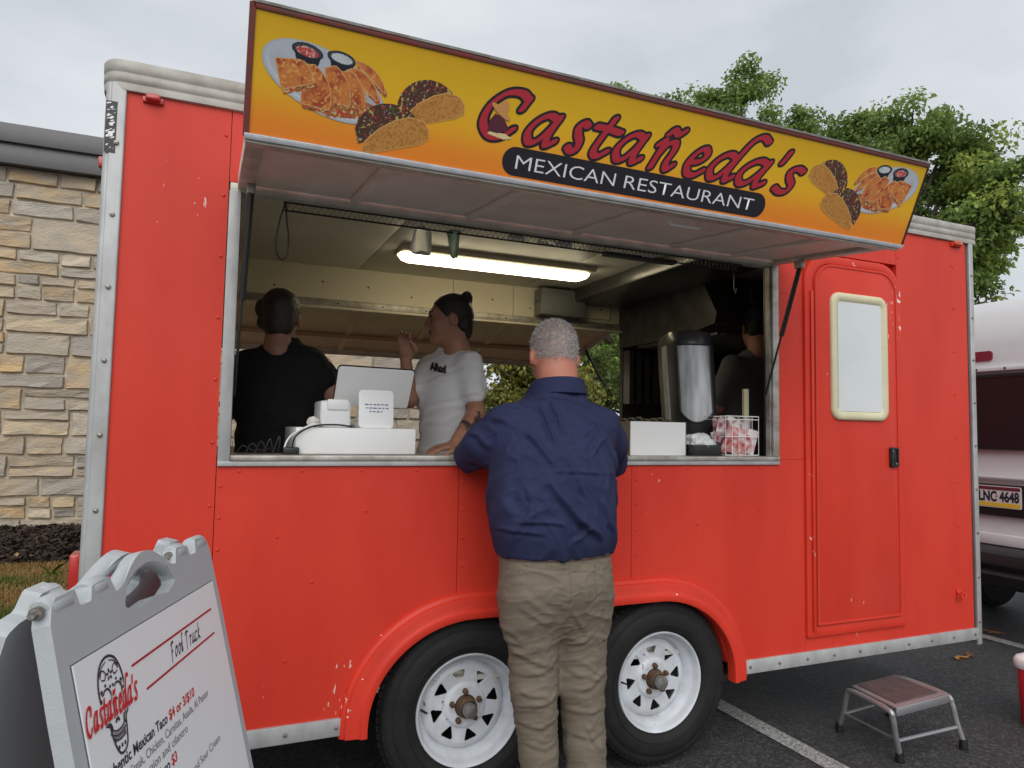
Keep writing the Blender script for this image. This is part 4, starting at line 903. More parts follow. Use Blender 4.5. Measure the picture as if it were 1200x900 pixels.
# figure in a poncho under a wide straw hat, sitting inside the C
X, Y = grid2(.64,.76,.10,.23,.0012)
mat('ink_tan', (.62,.30,.10), .5); mat('ink_maroon', (.10,.02,.035), .5); mat('ink_cream', (.78,.62,.32), .5)
flat('emblem_poncho', dpoly(X, Y, [(.648,.128),(.652,.160),(.664,.178),(.690,.172),(.708,.150),(.712,.138),(.680,.126)]), .64, .10, .0012, sf, .0022, M['ink_maroon'], sb)
flat('emblem_blanket', dpoly(X, Y, [(.648,.120),(.700,.112),(.728,.118),(.705,.128),(.655,.127)]), .64, .10, .0012, sf, .0020, M['ink_cream'], sb)
flat('emblem_hat', np.minimum(dell(X, Y, .681,.186,.036,.0095,-.55), dell(X, Y, .688,.198,.014,.021,-.35)), .64, .10, .0012, sf, .0028, M['ink_tan'], sb)
# pill with the white line
X, Y = grid2(.70,1.72,.008,.106,.002)
flat('pill', dseg(X, Y, [(.750,.0575),(1.668,.0575)], 0, .0415, .0415)-1, .70, .008, .002, sf, .0007, M['ink_black'], sb)
text('lettering', 'MEXICAN', .058, sf, .752, .0370, .0015, M['ink_white'], sb, width=.345, bold=-.0004)
text('lettering', 'RESTAURANT', .058, sf, 1.132, .0370, .0015, M['ink_white'], sb, width=.525, bold=-.0004)
# printed food
PM = attr_mat('print_food', .45)
def food(name, flip, ox, oy, sc):
    """layers painted in order; local coordinates of the left picture (metres on the sign)"""
    h = .0016
    def layers(x, y):
        L = []
        n1 = lambda s, f=60: fbm(x*f, y*f, s, 3); sp = lambda s, f=150: vnoise(x*f, y*f, s)
        def mixn(c1, c2, t): t = np.clip(t, 0, 1)[:, None]; return np.array(c1)*(1-t)+np.array(c2)*t
        full = lambda c: np.tile(np.array(c, float), (len(x), 1))
        pa = -.30; pl = dell(x, y, .185, .166, .165, .078, pa)
        rim = dell(x, y, .187, .170, .150, .066, pa)
        L.append((pl, mixn((.40,.44,.50), (.62,.66,.72), np.clip(-pl/.012, 0, 1))))
        L.append((rim, mixn((.52,.56,.62), (.38,.42,.48), n1(1, 30))))
        for cx, cy, s in ((.135,.232,1.),(.222,.232,.95)):
            cup = dpoly(x, y, [(cx-.034*s,cy+.004),(cx+.034*s,cy-.008),(cx+.022*s,cy-.052),(cx-.020*s,cy-.044)])
            L.append((np.minimum(cup, dell(x, y, cx, cy, .038*s, .018*s, -.12)), full((.012,.016,.026))))
            L.append((dell(x, y, cx, cy+.001, .033*s, .0135*s, -.12), full((.05,.06,.08))))
            if s == 1.: L.append((dell(x, y, cx, cy-.001, .026*s, .0105*s, -.12), mixn((.50,.06,.05), (.66,.45,.42), (sp(5, 240)-.5)*6)))
            else: L.append((dell(x, y, cx, cy, .027*s, .0105*s, -.12), mixn((.45,.50,.52), (.66,.70,.70), n1(7, 80))))
        tort = lambda s: mixn(mixn((.60,.20,.05), (.40,.065,.03), (n1(s, 55)-.38)*4), (.70,.36,.10), (sp(s+3, 190)-.72)*8)
        fill = lambda s: np.where((sp(s, 210) > .72)[:, None], np.array([.62,.46,.20]), np.where((sp(s+1, 230) > .62)[:, None], np.array([.50,.05,.03]), np.where((sp(s+2, 260) > .74)[:, None], np.array([.05,.08,.02]), np.array([.40,.14,.05]))))
        def wedge(pts, s, dx=.0055, dy=-.0105):
            q = [(a+dx, b+dy) for a, b in pts]; L.append((dpoly(x, y, q)-.004, fill(s))); D = dpoly(x, y, pts)-.004
            L.append((D, full((.66,.40,.16)))); L.append((D+.0022, tort(s)))
        arc = lambda cx, cy, r, a0, a1, n=9, e=1.: [(cx+r*math.cos(R_(a0+(a1-a0)*k/n)), cy+e*r*math.sin(R_(a0+(a1-a0)*k/n))) for k in range(n+1)]
        L.append((dpoly(x, y, [(.15,.115),(.20,.088),(.30,.10),(.315,.13),(.22,.15)])-.004, fill(2)))
        wedge([(.262,.232)]+arc(.262,.150,.082,78,18), 40); wedge([(.240,.205)]+arc(.245,.135,.080,80,12), 50)
        wedge([(.215,.195)]+arc(.205,.130,.085,60,-12), 60); wedge([(.185,.200)]+arc(.165,.135,.085,60,-8)+[(.20,.128)], 70)
        wedge([(.135,.198)]+arc(.115,.125,.085,62,-14)+[(.13,.108)], 80); wedge([(.062,.198),(.110,.205)]+arc(.085,.150,.068,52,10)+[(.080,.134)], 90)
        def taco(cx, cy, s, sd):
            u = (x-cx)/s; v = (y-cy)/s
            back = dpoly(u, v, [(-.085,-.055)]+arc(.0,-.03,.098,172,40,10,.95)+[(.075,.02)])
            fl = np.where((sp(sd, 170) > .80)[:, None], np.array([.07,.10,.03]), np.where((sp(sd+1, 190) > .78)[:, None], np.array([.30,.05,.04]), np.where((sp(sd+2, 210) > .84)[:, None], np.array([.42,.40,.38]), np.where((sp(sd+4, 120) > .80)[:, None], np.array([.50,.38,.10]), np.array([.085,.035,.025])))))
            L.append((back*s, fl))
            sh = dpoly(u, v, [(-.072,-.072),(-.062,-.045),(-.03,-.010),(.01,.018),(.05,.034),(.088,.030),(.104,.012),(.106,-.010),(.080,-.028),(.02,-.048),(-.04,-.068)])-.004
            L.append((sh*s, full((.72,.42,.14)))); L.append((sh*s+.0022, mixn((.56,.27,.065), (.38,.14,.03), (sp(sd+6, 230)-.35)*1.6)))
        taco(.470,.170,.93,110); taco(.370,.085,1.0,130)
        return L
    lx, ly = .012, .004; X, Y = grid2(lx, .585, ly, .275, h)
    D = np.min(np.stack([d for d, _ in layers(X.ravel(), Y.ravel())]), 0).reshape(X.shape)
    def colr(x, y):
        c = np.zeros((len(x), 3))
        for d, q in layers(x, y): m = (d < .0008)[:, None]; c = np.where(m, q, c)
        return c
    if flip: fr = Frame(sf.p(ox, oy), -sf.u, sf.v); fr.n = sf.n
    else: fr = Frame(sf.p(ox, oy), sf.u, sf.v)
    class Fs:                                # scaled frame
        n = sf.n
        def p(s, a, b, d=0.): return fr.p(a*sc, b*sc*(1 if not flip else 1.06), d)
    return flat(name, D, lx, ly, h, Fs(), .0011, PM, sb, colr)
food('food_picture', False, .0, .0, 1.0); food('food_picture', True, 2.425, .02, .985)
# ================================================================== THINGS ON THE COUNTER
CT = SILL+.0135
wp = M['white_plastic']
# cash drawer
cdw = thing('cash_drawer', 'white metal cash drawer on the serving counter under the till screen', 'cash drawer', (.86,.22,CT))
MB().box(.637,1.084,.085,.47,CT,CT+.098).build('case', wp, cdw, bevel=.006)
MB().box(.650,1.072,.470,.476,CT+.012,CT+.086).build('front_plate', wp, cdw, bevel=.003)
for x in (.66,1.06): MB().lathe([(.012,0),(.012,.004)], Matrix.Translation((x,.12,CT-.0035)), 10).build('foot', M['black'], cdw)
T0 = CT+.0985
# receipt printer
pr = thing('receipt_printer', 'small white receipt printer standing on the cash drawer', 'printer', (.79,.20,T0))
MB().box(.728,.842,.13,.30,T0,T0+.100).build('case', wp, pr, bevel=.010, seg=3); MB().box(.752,.832,.122,.135,T0+.065,T0+.106).build('paper_cover', wp, pr, bevel=.006); MB().box(.755,.829,.16,.24,T0+.1005,T0+.1035).build('lid', mat('offwhite', (.66,.66,.64), .45), pr, bevel=.003)
# till screen, seen from behind
ts = thing('till_screen', 'white tablet till seen from behind, tilted on its stand over the drawer', 'till', (.96,.30,T0))
a, b_, c_, d_ = on(397,433,1,.19), on(490,439,1,.19), on(476,478,1,.27), on(388,469,1,.27)
c_ = b_+(c_-b_); cen = (a+b_+c_+d_)/4; U = (b_-a).normalized(); Vv = ((a-d_)+(b_-c_)).normalized(); Vv = (Vv-U*Vv.dot(U)).normalized(); N = U.cross(Vv)
tf = Frame(cen, U, Vv); hw, hh = .150, .088
MB().prism(rrect(-hw,hw,-hh,hh,.014,5), lambda u,v,k: tf.p(u, v, 0 if k else -.006)).build('back_shell', wp, ts, bevel=.002)
MB().prism(rrect(-hw-.003,hw+.003,-hh-.003,hh+.003,.016,5), lambda u,v,k: tf.p(u, v, -.0062 if k else -.013)).build('screen', M['black'], ts, bevel=.002)
MB().tube([tf.p(0,-.02,-.014), (cen.x+.0,cen.y+.07,T0+.06), (cen.x,cen.y+.07,T0+.012)], .016, 10).build('stand_neck', wp, ts, smooth=True)
MB().box(cen.x-.07,cen.x+.07,cen.y+.0,cen.y+.14,T0,T0+.012).build('stand_base', wp, ts, bevel=.004)
# card holder with a blue notice
ch = thing('card_stand', 'white upright card stand with small blue printed notice on the cash drawer', 'notice', (.93,.12,T0))
cf = Frame((.868,.112,T0), (1,0,0), (0,.12,1))
MB().prism(rrect(0,.134,0,.147,.016,5), lambda u,v,k: cf.p(u, v, 0 if k else -.010)).build('panel', wp, ch, bevel=.002)
MB().box(.88,.99,.10,.17,T0,T0+.006).build('base', wp, ch)
mat('ink_blue', (.035,.05,.26), .5)
X, Y = grid2(.015,.12,.045,.105,.0007); D = np.full(X.shape, 9.); rq = random.Random(2)
for i, wdt in enumerate((.088, .080, .052)):     # three short lines too small to read in the photograph
    x = .067-wdt/2; yb = .088-.0135*i
    while x < .067+wdt/2:
        L = rq.uniform(.008, .016); D = np.minimum(D, dseg(X, Y, [(x+.0013*k, yb+(.0045 if k % 2 else 0)+rq.uniform(-.001,.001)) for k in range(int(L/.0013))], 0, .0006, .0006)); x += L+.003
flat('lettering', D-1, .015, .045, .0007, cf, .001, M['ink_blue'], ch)
# leads and crumpled paper
cb = thing('power_lead', 'white and black power leads curling off the cash drawer to an adapter', 'cable', (.62,.12,CT))
MB().tube(spline([(.76,.12,T0+.006),(.70,.10,T0+.008),(.65,.08,T0-.012),(.615,.07,CT+.06),(.60,.07,CT+.025),(.61,.09,CT+.006)], 6), .0035, 7).build('cable', wp, cb, smooth=True)
MB().tube(spline([(.845,.118,T0+.004),(.78,.09,T0+.010),(.70,.075,T0+.004),(.64,.06,CT+.07),(.625,.06,CT+.03),(.635,.08,CT+.006)], 6), .0032, 7).build('cable', M['black'], cb, smooth=True)
MB().box(.595,.650,.06,.11,CT,CT+.026).build('adapter', M['black'], cb, bevel=.005)
def crumple(name, label, cat, c, r, m, seed, sub=3):
    bm = bmesh.new(); bmesh.ops.create_icosphere(bm, subdivisions=sub, radius=1)
    for v in bm.verts:
        p = np.array(v.co); k = .62+.75*fbm(np.array([p[0]*2.1+seed]), np.array([p[2]*2.1+p[1]*1.7]), seed)[0]+.25*abs(vnoise(np.array([p[0]*5+seed]), np.array([p[1]*5+p[2]*4]), 3)[0]-.5); v.co = Vector((c[0]+p[0]*r[0]*k, c[1]+p[1]*r[1]*k, c[2]+max(p[2],-.55)*r[2]*k))
    mn = min(v.co.z for v in bm.verts)
    me = bpy.data.meshes.new(name); bm.to_mesh(me); bm.free(); o = link(name, me, None, m); o.location.z = 0; return tag(o, label, cat)
crumple('paper_scrap', 'crumpled white receipt paper lying on the cash drawer beside the printer', 'paper', (.70,.12,T0+.016), (.022,.02,.022), mat('paper', (.70,.68,.64), .8), 3)
# clutter of dark leads at the left end
lead = MB()
for k in range(5): lead.tube(spline([(.44+.03*k,.07,CT+.005),(.46+.03*k,.06,CT+.03+.008*k),(.50+.02*k,.08,CT+.012),(.56,.09+.01*k,CT+.02),(.59,.1,CT+.006)], 5), .003, 6)
tag(lead.build('cable_tangle', M['black'], smooth=True), 'tangle of dark leads at the left end of the serving counter', 'cable')

# white carton
bxm = mat('carton', (.74,.75,.75), .55, var=.2, vs=6, col2=(.66,.66,.64)); brn = mat('cardboard', (.22,.17,.13), .8)
ct = thing('carton', 'white cardboard carton with open top standing on the counter', 'box', (2.2,.2,CT))
MB().box(2.062,2.357,.100,.103,CT,CT+.150).build('printed_side', bxm, ct); MB().box(2.062,2.357,.331,.334,CT,CT+.150).build('back_side', brn, ct)
MB().box(2.058,2.0615,.100,.334,CT,CT+.150).build('end_side', brn, ct); MB().box(2.3575,2.361,.100,.334,CT,CT+.150).build('end_side', brn, ct); MB().box(2.062,2.357,.1035,.3305,CT,CT+.004).build('bottom', brn, ct)
for k in range(7): tag(MB().tube(spline([(2.08+.04*k,.13,CT+.140),(2.09+.04*k,.19,CT+.158+.004*(k % 3)),(2.10+.038*k,.30,CT+.142)], 4), [.009]*9, 6).build('wrapped_fork', M['black'], smooth=True), 'black wrapped cutlery piled in the open white carton', 'cutlery', 'cutlery in the carton')
# drinks dispenser
dd = thing('drink_dispenser', 'tall black and steel drinks dispenser with a long clear window', 'dispenser', (2.56,.36,CT))
def dsec(z, s=1., cut=0.): return [(2.600+u*s*.86, .40+v*s, z) for u, v in ([(-.135,.16),(-.135,-.06)]+[(-.02+.155*math.cos(a)*(1 if math.cos(a) > 0 else .74), -.06+.13*math.sin(a)) for a in [R_(180+180*k/16) for k in range(17)]]+[(.135,-.06),(.135,.16)])]
lean = .06
def shift(ring, z): k = (z-CT)*lean; return [(x-k, y, zz) for x, y, zz in ring]
Zs = [(CT,.90),(CT+.02,.92),(CT+.10,.92),(CT+.12,.98),(CT+.40,1.),(CT+.54,1.),(CT+.585,.97),(CT+.605,.88)]
mb = MB(); mb.loft([shift(dsec(z, s), z) for z, s in Zs]); mb.build('casing', mat('dispenser_black', (.035,.037,.042), .3), dd, smooth=True, ang=50)
mb = MB(); mb.loft([[(2.600-.1195-(z-CT)*lean-o, y, z) for o, y in ((0,.33),(.004,.34),(.004,.42),(0,.43))]+[(2.600-.112-(z-CT)*lean, .43, z), (2.600-.112-(z-CT)*lean, .33, z)] for z in (CT+.13,CT+.54)]); mb.build('side_strip', M['alu'], dd)
ang = lambda k: R_(230+78*k/10)
mb = MB(); ring = []
def fpt(a, z, o): k = (z-CT)*lean; return (2.600-.017+(.134+o)*math.cos(a)*(1 if math.cos(a) > 0 else .74)-k, .34+(.13+o)*math.sin(a), z)
vs = []; zz = np.linspace(CT+.155, CT+.53, 16)
for z in zz:
    for k in range(11):
        a = ang(k); low = CT+.155+.05*(abs(k-5)/5)**2; vs.append(fpt(a, max(z, low), .006))
mb.add(vs, [(j*11+i, j*11+i+1, (j+1)*11+i+1, (j+1)*11+i) for j in range(15) for i in range(10)]); mb.build('window', mat('clear_window', (.30,.31,.33), .16, 0., var=1., vs=11, col2=(.66,.68,.70), stretch=(1.6,1.6,.3), vdetail=2), dd, smooth=True)
mb = MB(); fr_pts = [fpt(ang(k), CT+.155+.05*(abs(k-5)/5)**2, .007) for k in range(11)]+[fpt(ang(10), z, .007) for z in zz[2:]]+[fpt(ang(k), CT+.532, .007) for k in range(10,-1,-1)]+[fpt(ang(0), z, .007) for z in zz[::-1][:-2]]
mb.tube(fr_pts, .004, 6, closed=True); mb.build('window_bezel', M['dispenser_black'], dd, smooth=True)
MB().box(2.52,2.64,.22,.27,CT+.07,CT+.10).build('tap', M['black'], dd, bevel=.006)
dd.rotation_euler.z = -.42
# tray with bag
tray = MB(); tray.box(2.37,2.53,.06,.22,CT,CT+.006); tray.box(2.37,2.378,.06,.22,CT+.006,CT+.05); tray.box(2.522,2.53,.06,.22,CT+.006,CT+.05); tray.box(2.378,2.522,.06,.068,CT+.006,CT+.05); tray.box(2.378,2.522,.212,.22,CT+.006,CT+.05)
tag(tray.build('tray', M['black'], bevel=.003), 'low black plastic tray between the carton and the wire basket', 'tray')
crumple('plastic_bag', 'crumpled white plastic bag heaped in the black tray', 'bag', (2.455,.13,CT+.055), (.085,.06,.045), mat('bagplastic', (.66,.68,.70), .3), 8, 4)
# wire basket with packets
bk = thing('wire_basket', 'white wire basket filled with red and white packets at the end of the counter', 'basket', (2.64,.13,CT))
X0, X1, Y0, Y1, Z1 = 2.545, 2.74, .05, .22, CT+.185; wm = M['whitepaint']
for z in (CT+.004, CT+.09, Z1-.015, Z1): MB().tube([(X0,Y0,z),(X1,Y0,z),(X1,Y1,z),(X0,Y1,z)], .0022, 6, closed=True).build('ring_wire', wm, bk, smooth=True)
for x in np.linspace(X0, X1, 6): MB().tube([(x,Y0,Z1),(x,Y0,CT+.004),(x,Y1,CT+.004),(x,Y1,Z1)], .0015, 5).build('upright_wire', wm, bk)
pk_m = mat('packet', (.62,.05,.04), .3, rnd=[(.50,.02,.02),(.66,.62,.60),(.48,.02,.025),(.20,.015,.03),(.55,.03,.03)], var=.85, vs=34, col2=(.70,.68,.68), vdetail=1)
rs = random.Random(5)
pkd = MB(); W_, H_ = .041, .060; vs = []
for j in range(6):
    for i in range(5):
        u, v = i/4*2-1, j/5*2-1; d = .012*(1-u*u)*(1-v*v)**.5; vs.append((u*W_, -d+.001*math.sin(9*u+4*v), v*H_))
for j in range(6):
    for i in range(5): u, v = i/4*2-1, j/5*2-1; d = .012*(1-u*u)*(1-v*v)**.5; vs.append((u*W_, d+.0005, v*H_))
fs = [(j*5+i, j*5+i+1, (j+1)*5+i+1, (j+1)*5+i) for j in range(5) for i in range(4)]
pkd.add(vs, fs+[tuple(30+k for k in f[::-1]) for f in fs]); pme = pkd.mesh('packet', smooth=True); pme.materials.append(pk_m)
for k in range(14):
    o = bpy.data.objects.new('packet', pme); COL.objects.link(o); i = k % 4; j = k//4
    o.location = (X0+.035+i*.042+rs.uniform(-.006,.006), Y0+.028+(j % 2)*.05+rs.uniform(-.006,.006)+.02*(j//2), CT+.062+.048*(j//2)+rs.uniform(0,.012)); o.rotation_euler = (rs.uniform(-.25,.25), rs.uniform(-.5,.5), rs.uniform(-.6,.6))
    tag(o, 'small red and white snack packet in the wire basket', 'packet', 'packets in the wire basket')
# bags hanging from the rack under the ceiling
def hanging(name, label, x, y, z0, z1, w0, w1, m, seed):
    r = random.Random(seed); rings = []
    for j in range(9):
        v = j/8; wd = w0+(w1-w0)*v**.6; rings.append([(x+wd*math.cos(a)*(1+.14*math.sin(3*a+seed+v*3)), y+.45*wd*math.sin(a)*(1+.2*math.sin(2*a+seed)), z0+(z1-z0)*v+.006*math.sin(4*a+seed)) for a in [2*math.pi*k/18 for k in range(18)]])
    mb = MB(); mb.loft(rings); return tag(mb.build(name, m, smooth=True), label, 'bag')
bgm = mat('hang_bag', (.80,.80,.76), .45, var=.5, vs=25, col2=(.60,.61,.55), trans=.55)
hanging('plastic_bag', 'pale plastic bag hanging loosely from the wire rack under the ceiling', 1.075,.045,2.175,2.075,.026,.042,bgm,2)
hanging('plastic_bag', 'narrow green and white plastic bag knotted onto the wire rack', 1.205,.045,2.175,2.070,.030,.014,mat('hang_bag_green', (.78,.80,.76), .45, var=1., vs=14, col2=(.12,.36,.12), trans=.4),5)
tg = MB().box(1.90,2.28,.06,.10,2.168,2.186).build('tool_holder', M['darkmetal'], tr, bevel=.004)
for i, (xx, mm) in enumerate(((1.48,'whitepaint'),(1.62,'hang_bag'),(1.70,'packet'),(2.12,'whitepaint'))):
    crumple('wrapper', ['torn white paper scrap tucked above the wire rack','clear film wrapper tucked above the wire rack','red and white wrapper tucked above the wire rack','white paper scrap on the dark tool holder'][i], 'wrapper', (xx,.07,2.19), (.04,.02,.016), M[mm], 20+i, 3)
# ================================================================== PEOPLE
skin_w = mat('skin', (.50,.25,.17), .5, var=.5, vs=14, col2=(.46,.19,.13), bump=.08, bs=180, spec=.4)
skin_r = mat('skin_red', (.52,.22,.15), .5, var=.6, vs=18, col2=(.50,.15,.10), bump=.1, bs=150, spec=.4)
skin_m = attr_mat('skin_tan', .5, .06, 180)
skin_d = mat('skin_brown', (.30,.15,.095), .5, var=.4, vs=14)
def cloth(name, col, rough=.85, **k): return mat(name, col, rough, var=k.pop('var', .35), vs=k.pop('vs', 5), bump=k.pop('bump', .12), bs=k.pop('bs', 420), spec=.25, **k)
def head(s, ears=True, neck=.10, nose=1., jaw=1.):
    """head centre at the frame origin, x right, y forward, z up"""
    s.ell((0,-.014,.028), (.076,.096,.090), .0).ell((0,.030,-.045), (.060*jaw,.062,.078), .03).ell((0,-.045,-.03), (.058,.055,.06), .03)
    s.ell((0,.070,-.098), (.024,.019,.019), .022).ell((0,.074,.030), (.050,.018,.014), .02).ell((.035,.066,-.022), (.022,.018,.018), .02).ell((-.035,.066,-.022), (.022,.018,.018), .02)
    s.cone((0,.088,.018), (0,.108*nose,-.022), .0075, .0105, .012).ell((.011,.094,-.027), (.008,.009,.007), .008).ell((-.011,.094,-.027), (.008,.009,.007), .008)
    s.ell((0,.090,-.055), (.021,.010,.006), .006).ell((0,.089,-.067), (.019,.010,.0065), .006)
    s.ell((.031,.094,.010), (.015,.012,.009), cut=True).ell((-.031,.094,.010), (.015,.012,.009), cut=True)
    s.ell((.031,.080,.010), (.012,.011,.010), .004).ell((-.031,.080,.010), (.012,.011,.010), .004)
    if ears:
        for q in (-1, 1): s.ell((q*.078,-.012,-.012), (.009,.021,.033), .008, rotm(q*.35, -.15)); s.ell((q*.084,-.006,-.012), (.006,.010,.018), cut=True)
    s.cone((0,-.022,-.06), (0,-.04,-.10-neck), .052, .060, .03); return s
def hand(s, wrist, d, up, side, size=1., curl=(.5,.6,.7,.8), spread=.1, thumb=.7):
    """d: finger direction, up: back of the hand, side: +1 thumb on d x up"""
    d = np.array(d, float)/np.linalg.norm(d); up = np.array(up, float); up = up-d*(up@d); up /= np.linalg.norm(up); x = np.cross(d, up)*side; w0 = np.array(wrist, float); k = size
    pal = w0+d*.045*k
    for u in (-.026, -.009, .009, .026): s.cone(w0+d*.012*k+x*u*.7*k, w0+d*.085*k+x*u*k, .0125*k, .0115*k, .012)
    for i, (u, L) in enumerate(((.029,.072),(.010,.080),(-.010,.074),(-.028,.058))):
        c = curl[i]; p = w0+d*.088*k+x*u*k; dd = d+x*(u*3.5*spread); dd /= np.linalg.norm(dd); a = 0
        for seg, f, r in ((0,.45,.0092),(1,.32,.0084),(2,.23,.0074)):
            a += c*(.55+.25*seg); q = p+(dd*math.cos(a)-up*math.sin(a))*L*f*k; s.cone(p, q, r*k, r*.93*k, .004); p = q
    p = w0+d*.022*k+x*.030*k; q = p+(d*.55+x*.75-up*.35)*.034*k; r_ = q+(d*.9+x*(.55-thumb)-up*.3)*.030*k; e = r_+(d*.9+x*(.2-thumb)-up*.25)*.024*k
    s.cone(p, q, .0135*k, .0115*k, .012).cone(q, r_, .0112*k, .010*k, .005).cone(r_, e, .0098*k, .008*k, .004); return s
def strands(name, me_base, n, L, m, parent, seed, mask=None, lean=(0,0,-.2), wd=.0009, cols=None):
    """short hair standing off a cap: thin triangles"""
    r = np.random.default_rng(seed); nv = len(me_base.vertices); co = np.empty(nv*3); me_base.vertices.foreach_get('co', co); co = co.reshape(-1, 3); no = np.empty(nv*3); me_base.vertices.foreach_get('normal', no); no = no.reshape(-1, 3)
    k = r.integers(0, nv, n)
    if mask is not None: k = k[mask(co[k])]
    n = len(k); p = co[k]+r.normal(0, .003, (n, 3)); d = no[k]+r.normal(0, .35, (n, 3))+np.array(lean); d /= np.linalg.norm(d, axis=1)[:, None]; l = L*r.uniform(.5, 1.2, n)
    s = np.cross(d, r.normal(0, 1, (n, 3))); s /= np.linalg.norm(s, axis=1)[:, None]; V = np.empty((n, 3, 3)); V[:, 0] = p-s*wd; V[:, 1] = p+s*wd; V[:, 2] = p+d*l[:, None]
    c = np.array(cols)[r.integers(0, len(cols), n)]
    return stuff(link(name, scatter_mesh(name, V.reshape(-1, 3), np.arange(3*n).reshape(-1, 3), m, np.repeat(c, 3, 0)), parent))
def ridge(v, sc, s): q = noise3(v, sc, s, 2)+.47; return np.clip(1-np.abs(q-.38)*9, 0, 1)**1.5-.3
def P2(px, py, y): p = on(px, py, 1, y); return (p.x, p.z)

# ------------------------------------------------------------------ customer
cu = thing('person', 'person in navy short-sleeved shirt and khaki trousers leaning on the serving counter, seen from behind', 'person', (1.53,-.30,0))
HC = np.array([1.535,-.175,1.690]); HR = rotm(-.10, -.10)
b = SDF((1.05,-.62,.0), (1.95,.36,1.86), .007)
b.frame(HR, HC); head(b, neck=.07, jaw=1.12)
for q in (-1, 1): b.ell((q*.088,-.014,-.020), (.009,.022,.034), .008, rotm(q*.5, -.1))
b.ell((0,-.055,-.085), (.068,.050,.055), .03).cone((0,-.035,-.06),(0,-.05,-.16),.066,.074,.03)
b.frame(np.eye(3), (0,0,0)); b.rings([(.95,1.485,-.31,.17,.11),(1.2,1.475,-.32,.19,.13),(1.4,1.50,-.27,.17,.10),(1.50,1.515,-.24,.10,.07)], .03)
for q, (sh, el, wr) in ((-1, ((1.300,-.25,1.41),(1.250,-.09,1.310),(1.34,.165,1.345))), (1, ((1.735,-.25,1.40),(1.840,-.11,1.290),(1.68,.155,1.345)))):
    b.cone(sh, el, .046, .040, .02).cone(el, wr, .040, .028, .02); wv = np.array(wr)-np.array(el); hand(b, wr, (wv[0]*.6-q*.15,.12,-.02), (0,0,1), q, 1.05, (.25,.25,.3,.35))
for hx, kx, ax_ in ((1.39,1.405,1.447),(1.595,1.615,1.645)): b.cone((hx,-.31,.88),(kx,-.30,.5),.085,.06,.03).cone((kx,-.30,.5),(ax_,-.29,.07),.058,.04,.02)
link('body', b.mesh('body'), cu, skin_r)
# hair: close-cropped grey cap with bristles
hr = SDF((1.40,-.32,1.54), (1.67,-.02,1.85), .005).frame(HR, HC)
hr.ell((0,-.016,.031), (.0795,.0985,.093), 0).ell((0,-.050,-.025), (.064,.056,.062), .03); hr.plane((0,.055,.045), (0,-.72,.42)); hr.plane((0,-.05,-.036), (0,-.25,.95))
hm = hr.mesh('hair'); grey = mat('hair_grey', (.40,.38,.37), .8, var=.9, vs=60, col2=(.58,.38,.32), bump=.6, bs=300)
ho = link('hair', hm, cu, grey)
strands('bristles', hm, 16000, .011, attr_mat('bristle', .6), cu, 3, None, (0,-.1,-.25), .0007, [(.58,.57,.56),(.34,.33,.32),(.75,.74,.73),(.18,.17,.17),(.62,.55,.52)])
nk = SDF((1.40,-.34,1.52), (1.67,-.02,1.85), .006).frame(HR, HC); nk.ell((0,-.050,-.035), (.066,.058,.066), 0).ell((0,-.016,.028), (.078,.097,.090), .03); nk.plane((0,.03,.0), (0,-.9,.2)); nk.plane((0,-.05,-.07), (0,-.2,.95)); nk.plane((0,-.05,-.020), (0,.25,-.95))
strands('nape_hair', nk.mesh('nape'), 1500, .006, M['bristle'], cu, 4, None, (0,-.05,-.7), .0005, [(.42,.36,.34),(.30,.24,.22),(.55,.50,.48)])
# shirt
s = SDF((1.02,-.60,.94), (1.95,.10,1.66), .005)
s.rings([(.972,1.482,-.315,.206,.146),(1.01,1.480,-.318,.216,.158),(1.08,1.470,-.322,.226,.168),(1.18,1.470,-.320,.230,.166),(1.28,1.477,-.312,.228,.156),(1.36,1.484,-.295,.222,.142),(1.43,1.496,-.272,.196,.122),(1.49,1.508,-.245,.150,.098),(1.530,1.522,-.232,.111,.094),(1.575,1.526,-.232,.086,.083)], .03, 2.4)
s.cone((1.325,-.258,1.415),(1.258,-.19,1.352),.082,.070,.06).cone((1.258,-.19,1.352),(1.243,-.085,1.302),.069,.062,.03)
s.cone((1.690,-.25,1.410),(1.775,-.185,1.355),.082,.073,.06).cone((1.775,-.185,1.355),(1.842,-.115,1.275),.070,.060,.03)
s.ell((1.243,-.035,1.295), (.052,.05,.050), cut=True); s.ell((1.862,-.085,1.240), (.050,.05,.048), cut=True)
Q = lambda *p: [P2(a, c, -.45) for a, c in p]
shirt_cr = creases([
    (Q((650,466),(651,500),(654,530)), .006, .016), (Q((664,466),(665,495),(667,516)), .006, .016),
    (Q((634,552),(650,580),(670,606),(712,636)), .013, .017), (Q((624,500),(636,525),(652,556)), .011, .010), (Q((662,530),(672,560),(686,592)), .010, .010),
    (Q((700,580),(709,604),(718,626)), .010, .011), (Q((604,610),(598,585),(604,552)), .012, .009), (Q((575,628),(600,622),(640,626)), .008, .006), (Q((600,612),(640,611),(662,614)), .007, .006),
    (Q((636,553),(670,552),(715,556)), .006, .005), (Q((722,508),(705,520),(690,538)), .010, .010), (Q((716,492),(700,502),(684,512)), .010, .008), (Q((572,500),(586,512),(598,532)), .011, .009),
    (Q((580,478),(600,490),(618,492)), .010, .006), (Q((568,560),(578,590),(576,622)), .011, .010), (Q((690,610),(680,625),(660,636)), .009, .007), (Q((616,560),(622,590),(616,622)), .012, .007), (Q((706,532),(712,556),(708,580)), .010, .009), (Q((545,520),(556,528),(568,532)), .008, .007), (Q((540,500),(552,512),(566,515)), .008, .006), (Q((728,520),(732,540),(736,556)), .007, .006)])
